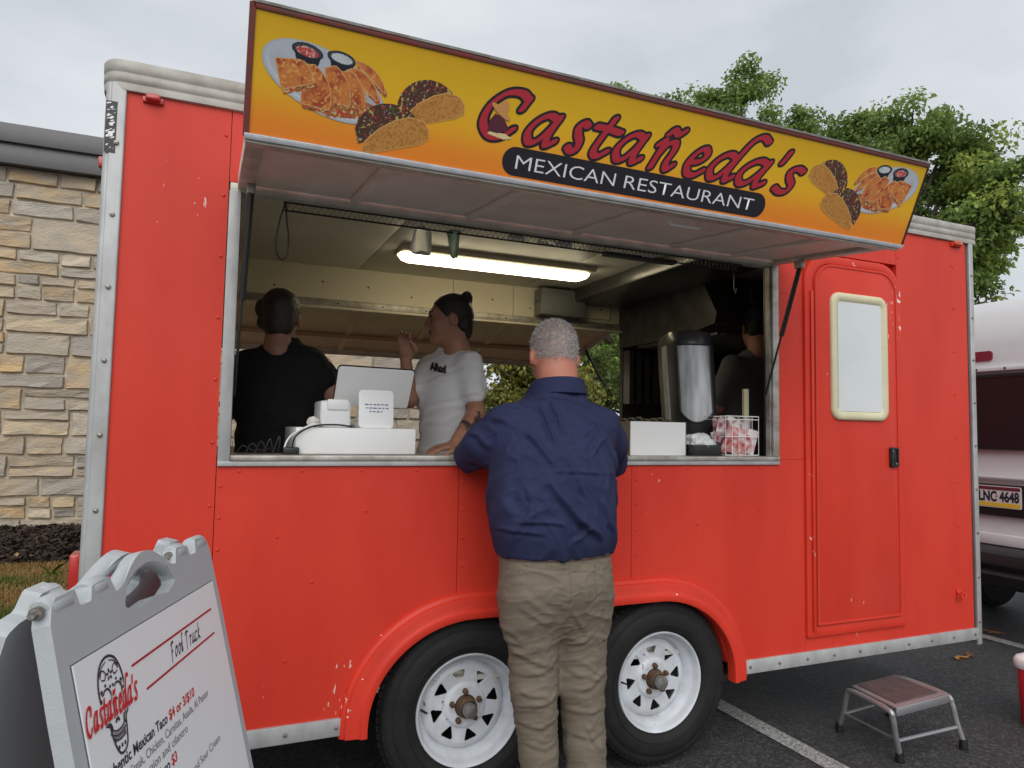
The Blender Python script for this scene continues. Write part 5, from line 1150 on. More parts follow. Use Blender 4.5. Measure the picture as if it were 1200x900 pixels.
seams = [(Q((592,466),(625,463),(660,466),(690,469),(718,479)), .004, -.007), (Q((566,470),(569,505),(569,545)), .0035, -.004), (Q((722,482),(721,520),(723,556)), .0035, -.004)]
def line_d(v, segs):
    d = np.zeros(len(v))
    for pts, wd, am in segs:
        D = np.full(len(v), 9.)
        for (x1, y1), (x2, y2) in zip(pts[:-1], pts[1:]):
            dx, dy = x2-x1, y2-y1; t = np.clip(((v[:,0]-x1)*dx+(v[:,2]-y1)*dy)/(dx*dx+dy*dy), 0, 1); D = np.minimum(D, np.hypot(v[:,0]-x1-t*dx, v[:,2]-y1-t*dy))
        d += am*np.exp(-(D/wd)**2)
    return d
def shirt_disp(v, n):
    back = np.clip(-n[:, 1]*1.8+.25, 0, 1); d = shirt_cr(v)*back+line_d(v, seams)*back
    u = v.copy(); u[:, 0] = v[:, 0]*1.0+v[:, 2]*.55; u[:, 2] = v[:, 2]*.45-v[:, 0]*.2
    return d+.014*noise3(u, 6, 3)+.006*noise3(u*np.array([1,1,1.6]), 17, 5)+.0065*ridge(u, 9, 31)+.0045*ridge(u[:, [2,1,0]], 15, 37)+.003*ridge(u, 26, 39)
link('shirt', s.mesh('shirt', shirt_disp, 1), cu, cloth('navy', (.022,.028,.076), .8, var=.4, col2=(.018,.022,.056)))
# collar band standing round the neck, open at the front
mb = MB(); rings = []
for i in range(29):
    a = R_(-250+320*i/28); ca, sa = math.cos(a), math.sin(a); zt = 1.578+.008*sa*-1; c0 = Vector((1.530,-.232,0))
    prof = [(.086,1.528),(.084,zt),(.0885,zt+.006),(.094,zt),(.103,1.548),(.107,1.534),(.100,1.528)]
    rings.append([c0+Vector((r*1.05*ca, r*.98*sa, z-.12*(r*sa)*.35)) for r, z in prof])
mb.loft(rings); mb.build('collar', M['navy'], cu, smooth=True, ang=60)
# trousers
t = SDF((1.18,-.56,.02), (1.82,-.08,1.03), .005)
t.rings([(.70,1.492,-.310,.170,.075),(.74,1.490,-.312,.185,.105),(.80,1.490,-.315,.195,.134),(.86,1.488,-.322,.201,.148),(.93,1.485,-.318,.199,.142),(1.01,1.482,-.312,.198,.136)], .03, 2.5)
for hx, hr_, kx, kr, mx_, mr, ax_, ar in ((1.398,.100,1.420,.078,1.440,.069,1.458,.066),(1.590,.099,1.606,.080,1.620,.074,1.638,.071)):
    t.cone((hx,-.318,.82),(kx-.004,-.305,.52),hr_,kr,.05).cone((kx-.004,-.305,.52),(mx_,-.300,.30),kr,mr,.03).cone((mx_,-.300,.30),(ax_,-.30,.10),mr,ar,.02)
t.plane((0,0,.035), (0,0,1))
Q2 = lambda *p: [P2(a, c, -.41) for a, c in p]
tr_cr = creases([
    (Q2((661,652),(661,690),(660,716)), .006, -.012), (Q2((593,742),(606,746),(618,757)), .010, .012), (Q2((600,764),(630,778),(655,785)), .010, .014), (Q2((610,800),(640,790),(662,772)), .010, .015),
    (Q2((622,832),(645,828),(666,812)), .010, .014), (Q2((612,812),(626,820),(650,816)), .008, .010), (Q2((614,858),(640,858),(668,842)), .010, .013), (Q2((620,880),(645,884),(668,872)), .009, .012), (Q2((604,708),(625,722),(650,735)), .010, .010),
    (Q2((668,788),(690,795),(714,800)), .010, .013), (Q2((672,815),(695,808),(716,788)), .010, .014), (Q2((674,842),(700,838),(718,830)), .010, .013), (Q2((676,868),(700,870),(722,858)), .009, .012), (Q2((664,712),(676,728),(690,744)), .009, .011), (Q2((668,760),(685,752),(700,735)), .009, .009),
    (Q2((650,720),(630,712),(606,690)), .010, .009), (Q2((700,760),(708,785),(712,805)), .008, .009), (Q2((622,770),(612,790),(608,806)), .008, .009), (Q2((690,850),(706,880),(720,890)), .008, .010)])
tseam = [(Q2((612,664),(635,666),(657,666)), .003, -.004), (Q2((691,662),(692,680),(692,700)), .003, -.004), (Q2((664,668),(690,668),(712,664)), .003, -.003), (Q2((706,730),(712,728),(714,755),(707,756)), .003, -.003), (Q2((594,742),(596,770)), .003, -.003)]
def tr_disp(v, n):
    back = np.clip(-n[:, 1]*1.8+.3, 0, 1); u = v.copy(); u[:, 2] *= 1.7; return .32*tr_cr(v)*back+1.3*line_d(v, tseam)*back+.010*noise3(u*np.array([.8,1,.6]), 7, 13)+.004*noise3(u, 24, 15)+.0045*ridge(u*np.array([1,1,.7])+v[:, [2,1,0]]*.3, 9, 41)+.003*ridge(u, 22, 43)
link('trousers', t.mesh('trousers', tr_disp, 1), cu, cloth('khaki', (.178,.150,.115), .85, var=.5, col2=(.150,.122,.090)))
# belt and shoes
def ringband(z0, z1, cx, cy, a, b_, th): return [[(cx+(a+o)*abs(math.cos(q))**.85*(1 if math.cos(q) > 0 else -1), cy+(b_+o)*abs(math.sin(q))**.85*(1 if math.sin(q) > 0 else -1), z) for q in [2*math.pi*k/48 for k in range(48)]] for z, o in ((z0,0),(z0,th),(z1,th),(z1,0))]
mb = MB(); mb.loft(ringband(.968,1.004,1.483,-.313,(.202),.140,.005)); mb.build('belt', mat('belt_leather', (.075,.045,.030), .5), cu, smooth=True, ang=50)
for x in (1.450,1.650):
    f = SDF((x-.07,-.44,-.002), (x+.07,-.06,.13), .006); f.ell((x,-.33,.055), (.042,.06,.05), .02).ell((x,-.20,.045), (.048,.10,.04), .04).ell((x,-.14,.04), (.046,.06,.036), .03); f.plane((0,0,.004), (0,0,1)); link('shoe', f.mesh('shoe'), cu, mat('shoe_brown', (.05,.03,.02), .5))

# ------------------------------------------------------------------ generic figure inside the trailer
def lower_body(parent, cx, cy, yaw, m, w_=.17, d_=.115, top=1.32):
    q = SDF((cx-.3,cy-.3,.45), (cx+.3,cy+.3,top+.02), .012).frame(rotm(yaw), (cx,cy,0))
    q.rings([(1.18,0,0,w_,d_),(1.28,0,0,w_,d_),(top,0,0,w_*.95,d_*.95)], .04)
    for k in (-1, 1): q.cone((k*w_*.5,0,1.2),(k*w_*.5,0,.86),.085,.062,.05).cone((k*w_*.5,0,.86),(k*w_*.5,.0,.52),.06,.045,.02).ell((k*w_*.5,.05,.495),(.045,.11,.042),.02)
    q.plane((0,0,.452),(0,0,1)); return link('trousers', q.mesh('trousers'), parent, m)
fold_gen = lambda seed, amp: (lambda v, n: amp*noise3(v*np.array([1.1,1,.55])+np.array([0,0,0]), 8, seed)+amp*.55*noise3(v*np.array([.6,1,1.3]), 18, seed+4))
jean = cloth('dark_jean', (.018,.020,.028), .85)

# woman with bun, white T-shirt, raised hand
wm_ = thing('person', 'person with dark hair in a bun and white T-shirt, tattooed forearm, raising one hand', 'person', (1.42,.60,.45))
WC = np.array([1.372,.600,1.915]); WR_ = rotm(R_(80), -.05)            # facing -x
BY = R_(118)                                                            # body turned towards the counter
c0 = (1.392,.62,0); BR = rotm(BY)
def Wl(x, y, z): v = BR @ np.array([x, y, 0]); return np.array([c0[0]+v[0], c0[1]+v[1], z])
b = SDF((1.02,.18,1.20), (1.72,.95,2.07), .0055)
b.frame(WR_, WC); head(b, neck=.06, nose=.99, jaw=.98)
b.frame(BR, c0); b.rings([(1.25,0,0,.13,.09),(1.5,0,0,.14,.10),(1.68,0,0,.13,.075),(1.76,0,.0,.06,.05)], .03)
b.frame(np.eye(3), (0,0,0))
shl, ell_, wrl = np.array([1.450,.485,1.700]), np.array([1.458,.430,1.478]), np.array([1.325,.330,1.335])
b.cone(shl, ell_, .040, .037, .02).cone(ell_, wrl, .041, .027, .015); hand(b, wrl, (-.9,-.05,-.22), (0,-.2,1), -1, .9, (.3,.3,.35,.4))
shr, elr, wrr = np.array([1.325,.745,1.695]), np.array([1.205,.640,1.535]), np.array([1.172,.610,1.715])
b.cone(shr, elr, .040, .036, .02).cone(elr, wrr, .039, .026, .015); hand(b, wrr, (-.10,-.05,1.), (.35,.9,.1), -1, .92, (1.05,.85,.6,.55), .3, .9)
def wskin(v, n):
    c = np.tile(np.array([.34,.165,.105]), (len(v), 1)); c *= (1+.5*noise3(v, 30, 2))[:, None]
    d = ell_-shl; fo = wrl-ell_; t1 = np.clip(((v-shl)@d)/(d@d), 0, 1); D1 = np.linalg.norm(v-shl-t1[:, None]*d, axis=1); t2 = np.clip(((v-ell_)@fo)/(fo@fo), 0, 1); D2 = np.linalg.norm(v-ell_-t2[:, None]*fo, axis=1)
    arm = ((D1 < .06) & (t1 > .72)) | ((D2 < .05) & (t2 < .80)); pat = fbm(v[:, 0]*34+v[:, 1]*20, v[:, 2]*34, 8, 3); k = np.clip((pat-.50)*16, 0, 1)*arm
    c = c*(1-k[:, None]*.86)+np.array([.012,.014,.018])*k[:, None]*.86
    L = (v-WC)@WR_; lip = (L[:, 1] > .086) & (np.abs(L[:, 0]) < .024) & (L[:, 2] < -.049) & (L[:, 2] > -.075); c[lip] = (.24,.075,.065); return c
link('body', b.mesh('body', None, 1, wskin), wm_, skin_m)
h_ = SDF((1.20,.46,1.72), (1.56,.76,2.12), .005).frame(WR_, WC)
h_.ell((0,-.018,.034), (.080,.100,.093), 0).ell((0,-.070,-.03), (.055,.045,.075), .03).plane((0,.056,.05), (0,-.80,.50))
h_.ell((0,-.055,-.02), (.08,.05,.06), .0); h_.ell((.085,.035,-.06), (.045,.06,.055), cut=True); h_.ell((-.085,.035,-.06), (.045,.06,.055), cut=True)
h_.ell((0,-.088,.102), (.031,.030,.036), .012)
dark_hair = mat('hair_dark', (.010,.008,.007), .38, bump=.5, bs=90, stretch=(1,1,4))
link('hair', h_.mesh('hair', lambda v, n: .004*noise3(v, 40, 4)), wm_, dark_hair)
fe = Frame(WC, WR_[:, 0], WR_[:, 2])
def hp(x, y, z): return Vector(WR_ @ np.array([x, y, z])+WC)
eye_m = mat('eye_dark', (.015,.010,.008), .2)
for q in (-1, 1):
    MB().tube([hp(q*.018,.0935,.010),hp(q*.030,.0925,.0125),hp(q*.043,.0865,.009)], [.003,.0056,.003], 6).build('eye', eye_m, wm_, smooth=True)
    MB().tube([hp(q*.012,.0945,.030),hp(q*.030,.0935,.036),hp(q*.048,.083,.031)], [.003,.004,.0024], 6).build('eyebrow', eye_m, wm_, smooth=True)
    MB().lathe([(.0035,-.003),(.0035,.003)], Matrix.Translation(hp(q*.088,-.004,-.046)), 8).build('earring', M['steel'], wm_)
st = SDF((1.12,.34,1.20), (1.74,.94,1.86), .006).frame(BR, c0)
st.rings([(1.25,0,0,.155,.120),(1.34,0,.0,.148,.122),(1.46,0,.006,.145,.124),(1.56,0,.012,.148,.126),(1.64,0,.006,.148,.112),(1.71,0,-.004,.130,.086),(1.755,0,-.008,.098,.072),(1.788,0,-.010,.068,.062)], .03, 2.3)
st.frame(np.eye(3), (0,0,0)); st.cone(shl+np.array([-.005,.008,-.0]), shl+(ell_-shl)*.60, .066, .060, .04).cone(shr+np.array([.006,-.008,0]), shr+(elr-shr)*.72, .068, .060, .05)
e1 = shl+(ell_-shl)*.98; st.ell(e1, (.056,.056,.045), cut=True); e2 = shr+(elr-shr)*1.12; st.ell(e2, (.050,.050,.045), cut=True)
st.frame(BR, c0); st.ell((0,.012,1.812), (.060,.062,.040), cut=True)
tcr = creases([(Q((1,1),(2,2)), .01, 0.)])
shirt_w = cloth('white_tee', (.62,.62,.64), .85, var=.25, col2=(.54,.54,.57))
link('t_shirt', st.mesh('t_shirt', fold_gen(21, .042)), wm_, shirt_w)
# chest print
fpn = Frame(Wl(.030,.128,1.640), (*(BR @ np.array([1,0,0])),), (0,0,1))
tw = text('chest_print', 'ARod', .040, Frame((0,0,0),(1,0,0),(0,1,0)), 0, 0, 0, M['ink_black'], wm_, bold=.003, width=.072)
def wrap_print(o, px0, px1, py):
    """lay the print on the shirt: cast each vertex from the camera side onto the body's front surface"""
    sh = [x for x in wm_.children if x.name.startswith('t_shirt')][0]; 
    for v in o.data.vertices:
        u, w_v = v.co.x/.072, v.co.y/.03
        d = (FB+RB*((px0+(px1-px0)*u-600)/FPX)-UB*((py-9*w_v+4.0*u-450)/FPX)).normalized(); ok, loc, nr, fi = sh.ray_cast(Vector((CX,CY,CZ)), d)
        if ok: v.co = loc+nr*.0025
for x in wm_.children: pass
bpy.context.view_layer.update(); tw.location = (0,0,0); tw.parent = None
tsx = [x for x in wm_.children if x.name.startswith('t_shirt')][0]; inv = tsx.matrix_world.inverted()
for v in tw.data.vertices:
    u, q = v.co.x/.072, v.co.y/.030; d = (FB+RB*((504+19*u-600)/FPX)-UB*((433-9*q+4.5*u-450)/FPX)).normalized()
    ok, loc, nr, fi = tsx.ray_cast(inv @ Vector((CX,CY,CZ)), (inv.to_3x3() @ d).normalized())
    v.co = (tsx.matrix_world @ loc)+nr*.003 if ok else Vector((1.30,.55,1.6))
tw.parent = wm_; tw.location = -wloc(wm_)
lower_body(wm_, c0[0], c0[1], BY, jean, .150, .115)

# person in black T-shirt, back turned
bl = thing('person', 'person in black T-shirt with dark tied hair, back turned at the serving counter', 'person', (.645,.62,.45))
BC = np.array([.618,.64,1.868]); BRh = rotm(-.25, -.04)
b = SDF((.36,.36,1.20), (1.02,1.08,2.02), .007).frame(BRh, BC); head(b, neck=.05)
b.frame(np.eye(3), (0,0,0)); b.rings([(1.25,.645,.62,.14,.10),(1.5,.645,.62,.16,.11),(1.68,.645,.63,.14,.08),(1.75,.63,.63,.06,.05)], .03)
sr, er, wr = np.array([.790,.62,1.662]), np.array([.868,.60,1.490]), np.array([.82,.84,1.45])
sl_, el2, wl2 = np.array([.475,.63,1.655]), np.array([.44,.66,1.47]), np.array([.52,.88,1.44])
b.cone(sr, er, .054, .045, .02).cone(er, wr, .044, .030, .015); hand(b, wr, (-.1,.9,0), (0,0,1), -1, 1., (.3,.3,.3,.3)); b.cone(sl_, el2, .054, .045, .02).cone(el2, wl2, .044, .030, .015); hand(b, wl2, (.1,.9,0), (0,0,1), 1, 1., (.3,.3,.3,.3))
link('body', b.mesh('body'), bl, skin_d)
h_ = SDF((.46,.48,1.70), (.80,.82,2.02), .006).frame(BRh, BC); h_.ell((0,-.018,.032), (.083,.102,.095), 0).ell((0,-.055,-.035), (.066,.052,.065), .03).plane((0,.056,.05), (0,-.80,.50)); h_.ell((-.078,-.040,.030), (.024,.030,.040), .012).ell((-.070,-.05,-.03),(.02,.025,.03),.012)
link('hair', h_.mesh('hair', lambda v, n: .006*noise3(v, 35, 4)), bl, mat('hair_brown', (.020,.012,.009), .5, var=.5, vs=30, col2=(.035,.018,.012), bump=.5, bs=90))
s = SDF((.34,.36,1.20), (1.02,.90,1.84), .007)
s.rings([(1.25,.630,.62,.186,.150),(1.36,.628,.62,.180,.152),(1.48,.626,.62,.178,.146),(1.58,.628,.625,.182,.132),(1.66,.632,.63,.172,.112),(1.72,.638,.632,.130,.090),(1.765,.630,.634,.080,.070),(1.785,.626,.634,.066,.060)], .03, 2.4)
s.cone(sr+np.array([-.03,0,.0]), sr+(er-sr)*.32, .074, .066, .05).cone(sl_+np.array([.03,0,0]), sl_+(el2-sl_)*.85, .076, .066, .05); s.ell(sr+(er-sr)*.78, (.070,.070,.05), cut=True); s.ell(sl_+(el2-sl_)*1.2, (.058,.058,.05), cut=True)
link('t_shirt', s.mesh('t_shirt', fold_gen(31, .040)), bl, cloth('black_tee', (.008,.008,.009), .85))
lower_body(bl, .645, .62, 0, jean, .18, .13)

# cook in charcoal T-shirt and cap
ck = thing('person', 'person in charcoal T-shirt and dark cap at the cooking end of the trailer', 'person', (3.50,.95,.45))
KC = np.array([3.545,.96,2.075]); KR = rotm(-.35, -.10)
b = SDF((3.10,.60,1.20), (3.98,1.40,2.26), .008).frame(KR, KC); head(b, neck=.05)
b.frame(np.eye(3), (0,0,0)); b.rings([(1.25,3.5,.95,.14,.10),(1.6,3.5,.95,.17,.11),(1.86,3.51,.95,.14,.08),(1.93,3.52,.95,.06,.05)], .03)
sr, er, wr = np.array([3.32,.94,1.82]), np.array([3.255,.96,1.57]), np.array([3.34,1.22,1.52]); sl_, el2, wl2 = np.array([3.70,.96,1.82]), np.array([3.76,1.0,1.57]), np.array([3.66,1.26,1.50])
b.cone(sr, er, .042, .042, .02).cone(er, wr, .042, .030, .015); hand(b, wr, (.2,.9,-.1), (0,0,1), 1, 1., (.4,.4,.4,.4)); b.cone(sl_, el2, .054, .045, .02).cone(el2, wl2, .044, .030, .015); hand(b, wl2, (-.2,.9,-.1), (0,0,1), -1, 1., (.4,.4,.4,.4))
link('body', b.mesh('body'), ck, skin_w)
h_ = SDF((3.40,.80,1.96), (3.74,1.22,2.28), .007).frame(KR, KC); h_.ell((0,-.012,.045), (.086,.104,.094), 0).plane((0,0,.025), (0,.05,1)); h_.ell((0,.13,.035), (.075,.075,.010), .01)
link('cap', h_.mesh('cap'), ck, cloth('cap_navy', (.030,.040,.085), .8))
h_ = SDF((3.42,.82,1.94), (3.68,1.10,2.14), .007).frame(KR, KC); h_.ell((0,-.020,.028), (.080,.098,.093), 0).ell((0,-.05,-.03),(.062,.05,.06),.03).plane((0,.0,.05), (0,-.9,.2)).plane((0,0,.03),(0,0,-1)).plane((0,0,-.055),(0,-.2,1)); link('hair', h_.mesh('hair'), ck, dark_hair)
s = SDF((3.10,.66,1.20), (3.94,1.24,2.0), .008)
s.rings([(1.25,3.5,.95,.190,.140),(1.45,3.5,.95,.196,.142),(1.65,3.5,.95,.206,.140),(1.77,3.505,.95,.200,.120),(1.85,3.51,.95,.155,.095),(1.905,3.518,.95,.090,.072),(1.935,3.525,.95,.066,.060)], .03, 2.4)
s.cone(sr+np.array([.03,0,0]), sr+(er-sr)*.82, .080, .070, .05).cone(sl_+np.array([-.03,0,0]), sl_+(el2-sl_)*.82, .080, .070, .05); s.ell(sr+(er-sr)*1.15, (.06,.06,.05), cut=True); s.ell(sl_+(el2-sl_)*1.15, (.06,.06,.05), cut=True)
link('t_shirt', s.mesh('t_shirt', fold_gen(41, .026)), ck, cloth('charcoal_tee', (.13,.135,.145), .85)); lower_body(ck, 3.5, .95, 0, jean, .18, .13)
# ================================================================== FOREGROUND: A-FRAME SIGN
grey_pl = mat('grey_plastic', (.42,.45,.47), .55, var=.35, vs=5, col2=(.36,.385,.40), bump=.10, bs=260)
BO, BA, BLN = Vector((.23968,-.97009,1.14439)), .33486, .23491
ab = thing('menu_board', 'grey plastic folding pavement sign with white taco price list', 'menu board', (.25,-.97,0))
bd = Vector((math.sin(BA), math.cos(BA), 0)); bn = Vector((math.cos(BA), -math.sin(BA), 0))
def face(sgn):
    dn = (bn*sgn*math.sin(BLN)+Vector((0,0,-math.cos(BLN)))); nf = bd.cross(dn)*(-1); nf = nf if nf.dot(bn*sgn) > 0 else -nf
    return lambda s_, t_, d_: BO+(bn*-.062 if sgn < 0 else Vector((0,0,0)))+bd*s_+dn*t_+nf*d_
front, back = face(1), face(-1); T_END = 1.14439/math.cos(BLN)
def leaf_panel(pf, name, notch):
    # outer outline (s, t) with hinge lugs at the top and a grip opening
    W = .335
    top = [(-W,.045),(-W+.010,.022),(-W+.02,.012),(-.262,.010),(-.255,.040),(-.215,.040),(-.205,.016),(-.150,.012),(-.135,.045)] if notch else [(-W,.055),(-W+.02,.045),(-.285,.040),(-.275,.008),(-.225,.006),(-.21,.045),(-.14,.045)]
    arc_o = [(-.12+.24*k/12, .052-.060*math.sin(math.pi*k/12)) for k in range(13)]
    right = [(-s_, t_) for s_, t_ in top[::-1]]
    outline = top+arc_o[1:-1]+right+[(W+.004,.2),(W+.006,T_END-.10),(W-.06,T_END-.02),(W-.07,T_END),(W-.13,T_END),(W-.16,T_END-.05),(-W+.16,T_END-.05),(-W+.13,T_END),(-W+.07,T_END),(-W+.06,T_END-.02),(-W-.006,T_END-.10),(-W-.004,.2)]
    outline = [(a, b+.010) if b < .06 else (a, b) for a, b in outline]
    # panel as a field so that the grip hole is real
    h = .006; X, Y = grid2(-.37,.37,-.03,T_END+.006,h); F = dpoly(X, Y, outline)-.004
    hole = dpoly(X, Y, [(-.105,.080),(-.085,.050),(-.05,.034),(0,.028),(.05,.034),(.085,.050),(.105,.080),(.07,.092),(0,.086),(-.07,.092)])-.006
    F = np.maximum(F, -hole); Vt, Fc = contour(F, -.37, -.03, h); nv = len(Vt); vs = [pf(a, b, 0) for a, b in Vt]+[pf(a, b, -.028) for a, b in Vt]; ed = {}
    for f in Fc:
        for a, b in zip(f, f[1:]+f[:1]): ed[(a, b)] = 1
    fs = [tuple(f) for f in Fc]+[tuple(i+nv for i in f[::-1]) for f in Fc]+[(b, a, a+nv, b+nv) for a, b in ed if (b, a) not in ed]
    mb = MB(); mb.add(vs, fs); return mb.build(name, grey_pl, ab)
fpnl = leaf_panel(front, 'front_panel', True); bpnl = leaf_panel(back, 'back_panel', False)
# raised rims round the poster, the rounded grip and hinge knuckles
mb = MB()
def bar(pf, s0, s1, t0, t1, d0, d1): return [pf(a, b, d) for d in (d0, d1) for a, b in ((s0,t0),(s1,t0),(s1,t1),(s0,t1))]
MB().add(bar(front,-.3105,.3105,.1245,1.0215,.0003,.0012), BF).build('poster_groove', mat('groove', (.10,.11,.12), .7), fpnl)
grip = [front(-.125+.25*k/14, .060-.044*math.sin(math.pi*k/14), -.016) for k in range(15)]; MB().tube(grip, .0165, 12).build('grip', grey_pl, fpnl, smooth=True)
grip = [back(-.125+.25*k/14, .062-.046*math.sin(math.pi*k/14), -.016) for k in range(15)]; MB().tube(grip, .0165, 12).build('grip', grey_pl, bpnl, smooth=True)
for s0, s1, pf, pn in ((-.33,-.262,front,fpnl),(-.205,-.150,front,fpnl),(.150,.205,front,fpnl),(.262,.33,front,fpnl),(-.258,-.212,back,bpnl),(.212,.258,back,bpnl)):
    MB().tube([pf(s0,.032,-.018), pf(s0+.008,.031,-.018), pf(s1-.008,.031,-.018), pf(s1,.032,-.018)], [.016,.020,.020,.016], 14).build('hinge_knuckle', grey_pl, pn, smooth=True)
for s_, q in ((-.335,-1),(.150,-1),(.335,1)):
    o = MB().tube([front(s_,.032,-.016), front(s_+q*.010,.032,-.016)], [.010,.010], 16).build('bolt_washer', M['steel'], ab, smooth=True, ang=40); MB().tube([front(s_+q*.010,.032,-.016), front(s_+q*.020,.032,-.016)], [.006,.006], 6).build('bolt', M['steel'], o)
# poster
po = MB().add(bar(front,-.3085,.3085,.1265,1.0195,.0006,.0035), BF).build('poster', mat('poster_white', (.80,.83,.86), .35, var=.15, vs=4, col2=(.74,.77,.80)), ab)
class PF:
    n = None
    def p(s, a, b, d=0.): return front(a, -b, .0042+d)
pf_ = PF(); mat('ink_crimson', (.42,.02,.03), .5); mat('ink_dark', (.03,.03,.04), .5); mat('ink_grey', (.16,.16,.18), .5)
for (a, b), (c, d) in (((-.136,.184),(.263,.183)),((-.098,.239),(.256,.237))): X, Y = grid2(-.15,.28,-.26,-.17,.0015); flat('rule', dseg(X, Y, [(a,-b),(c,-d)], 0, .0022, .0022)-1, -.15, -.26, .0015, pf_, .0, M['ink_crimson'], po)
def letters(wd, s0, s1, wts={}):
    tot = sum(wts.get(ch, 1.) for ch in wd); x = s0; out = []
    for ch in wd:
        wv = wts.get(ch, 1.)/tot*(s1-s0)
        if ch != ' ': out.append((ch, x, x+wv*1.12))
        x += wv
    return out
X, Y = grid2(0.0,.20,-.235,-.18,.0007)
flat('heading', word(X, Y, letters('Food Truck', .020, .178, {'T':1.2,'F':1.2,' ':.6,'r':.8}), -.2235, .0185, .30, R_(60), .0024, .0011)-1, 0.0, -.235, .0007, pf_, .0, M['ink_dark'], po)
X, Y = grid2(-.318,-.115,-.262,-.165,.0008); BRL = [(g, -.308+(a-.608)*.1425, -.308+(b-.608)*.1425) for g, a, b in LET]
flat('brand_lettering', word(X, Y, BRL, -.240, .0275, .25, R_(50), .0031, .0017)-1, -.318, -.262, .0008, pf_, .0012, mat('ink_scarlet', (.60,.015,.02), .5), po)
# ornamental skull drawing
X, Y = grid2(-.285,-.145,-.312,-.135,.0008); D = np.full(X.shape, 9.); lw = .0013
def st_(pts, w_=lw, n=6):
    global D
    D = np.minimum(D, dseg(X, Y, spline(pts, n), 0, w_, w_)-1)
cx = -.214
ol = [(-.245,-.235),(-.254,-.205),(-.252,-.175),(-.238,-.151),(-.214,-.1425),(-.190,-.151),(-.176,-.175),(-.174,-.205),(-.183,-.235)]
st_(ol, .0022); st_([(-.246,-.232),(-.252,-.243),(-.240,-.250),(-.238,-.262),(-.232,-.285),(-.222,-.300),(-.208,-.3015),(-.196,-.293),(-.190,-.272),(-.186,-.252),(-.177,-.244),(-.182,-.232)], .0020)
for q in (-1, 1):
    st_([(cx+q*.018+.013*math.cos(a), -.205+.014*math.sin(a)) for a in [2*math.pi*k/12 for k in range(13)]], .0018, 3)
    for k in range(8): a = 2*math.pi*k/8; D = np.minimum(D, dell(X, Y, cx+q*.018+.019*math.cos(a), -.205+.020*math.sin(a), .0028, .0028)/.001)
    st_([(cx+q*.030,-.170),(cx+q*.022,-.160),(cx+q*.012,-.166),(cx+q*.016,-.176),(cx+q*.026,-.174)], .0012); st_([(cx+q*.006,-.150),(cx+q*.020,-.155),(cx+q*.032,-.166)], .001); st_([(cx+q*.034,-.240),(cx+q*.024,-.246),(cx+q*.020,-.256),(cx+q*.026,-.262)], .0022)
    st_([(cx+q*.036,-.190),(cx+q*.031,-.200),(cx+q*.036,-.212)], .001)
for k in range(5): a = R_(90+72*k); D = np.minimum(D, dell(X, Y, cx+.0065*math.cos(a), -.172+.0065*math.sin(a), .0038, .0024, a)/.001)
for k in range(4): a = R_(45+90*k); st_([(cx,-.243),(cx+.007*math.cos(a),-.243+.009*math.sin(a))], .0024)
for yy, w_ in ((-.262,.020),(-.270,.021),(-.278,.018)): st_([(cx-w_,yy+.004),(cx-w_*.4,yy-.001),(cx+w_*.4,yy-.001),(cx+w_,yy+.004)], .0012)
for k in range(-4, 5): st_([(cx+k*.0045,-.262-.001*(4-abs(k))),(cx+k*.0042,-.279)], .0009)
for q in (-.010,0,.010): D = np.minimum(D, dell(X, Y, cx+q, -.290, .0028, .0036)/.001)
D = np.maximum(D, 1.6-word(X, Y, BRL, -.240, .0275, .25, R_(50), .0034, .0024))   # white halo round the name
flat('skull_drawing', D, -.285, -.312, .0008, pf_, .0004, M['ink_dark'], po)
text('price_line', 'Authentic Mexican Taco', .0255, pf_, -.292, -.322, 0, M['ink_dark'], po, shear=.1, bold=.0006, width=.248); text('price', '$4 or 3/$10', .0255, pf_, -.036, -.322, 0, M['ink_scarlet'], po, shear=.1, bold=.0006, width=.128)
text('menu_line', 'Choice of Steak, Chicken, Carnitas, Asada, Al Pastor', .0225, pf_, -.292, -.347, 0, M['ink_grey'], po, width=.452); text('menu_line', 'Topped with onion and cilantro', .0225, pf_, -.292, -.371, 0, M['ink_grey'], po, width=.322)
text('price_line', 'Hard Shell Beef Taco', .0255, pf_, -.292, -.398, 0, M['ink_dark'], po, shear=.1, bold=.0006, width=.225); text('price', '$3', .0255, pf_, -.060, -.398, 0, M['ink_scarlet'], po, shear=.1, bold=.0006)
text('menu_line', 'Lettuce and Cheese', .0225, pf_, -.292, -.423, 0, M['ink_grey'], po, width=.24); text('menu_line', 'and Sour Cream', .0225, pf_, .020, -.452, 0, M['ink_grey'], po, width=.155)

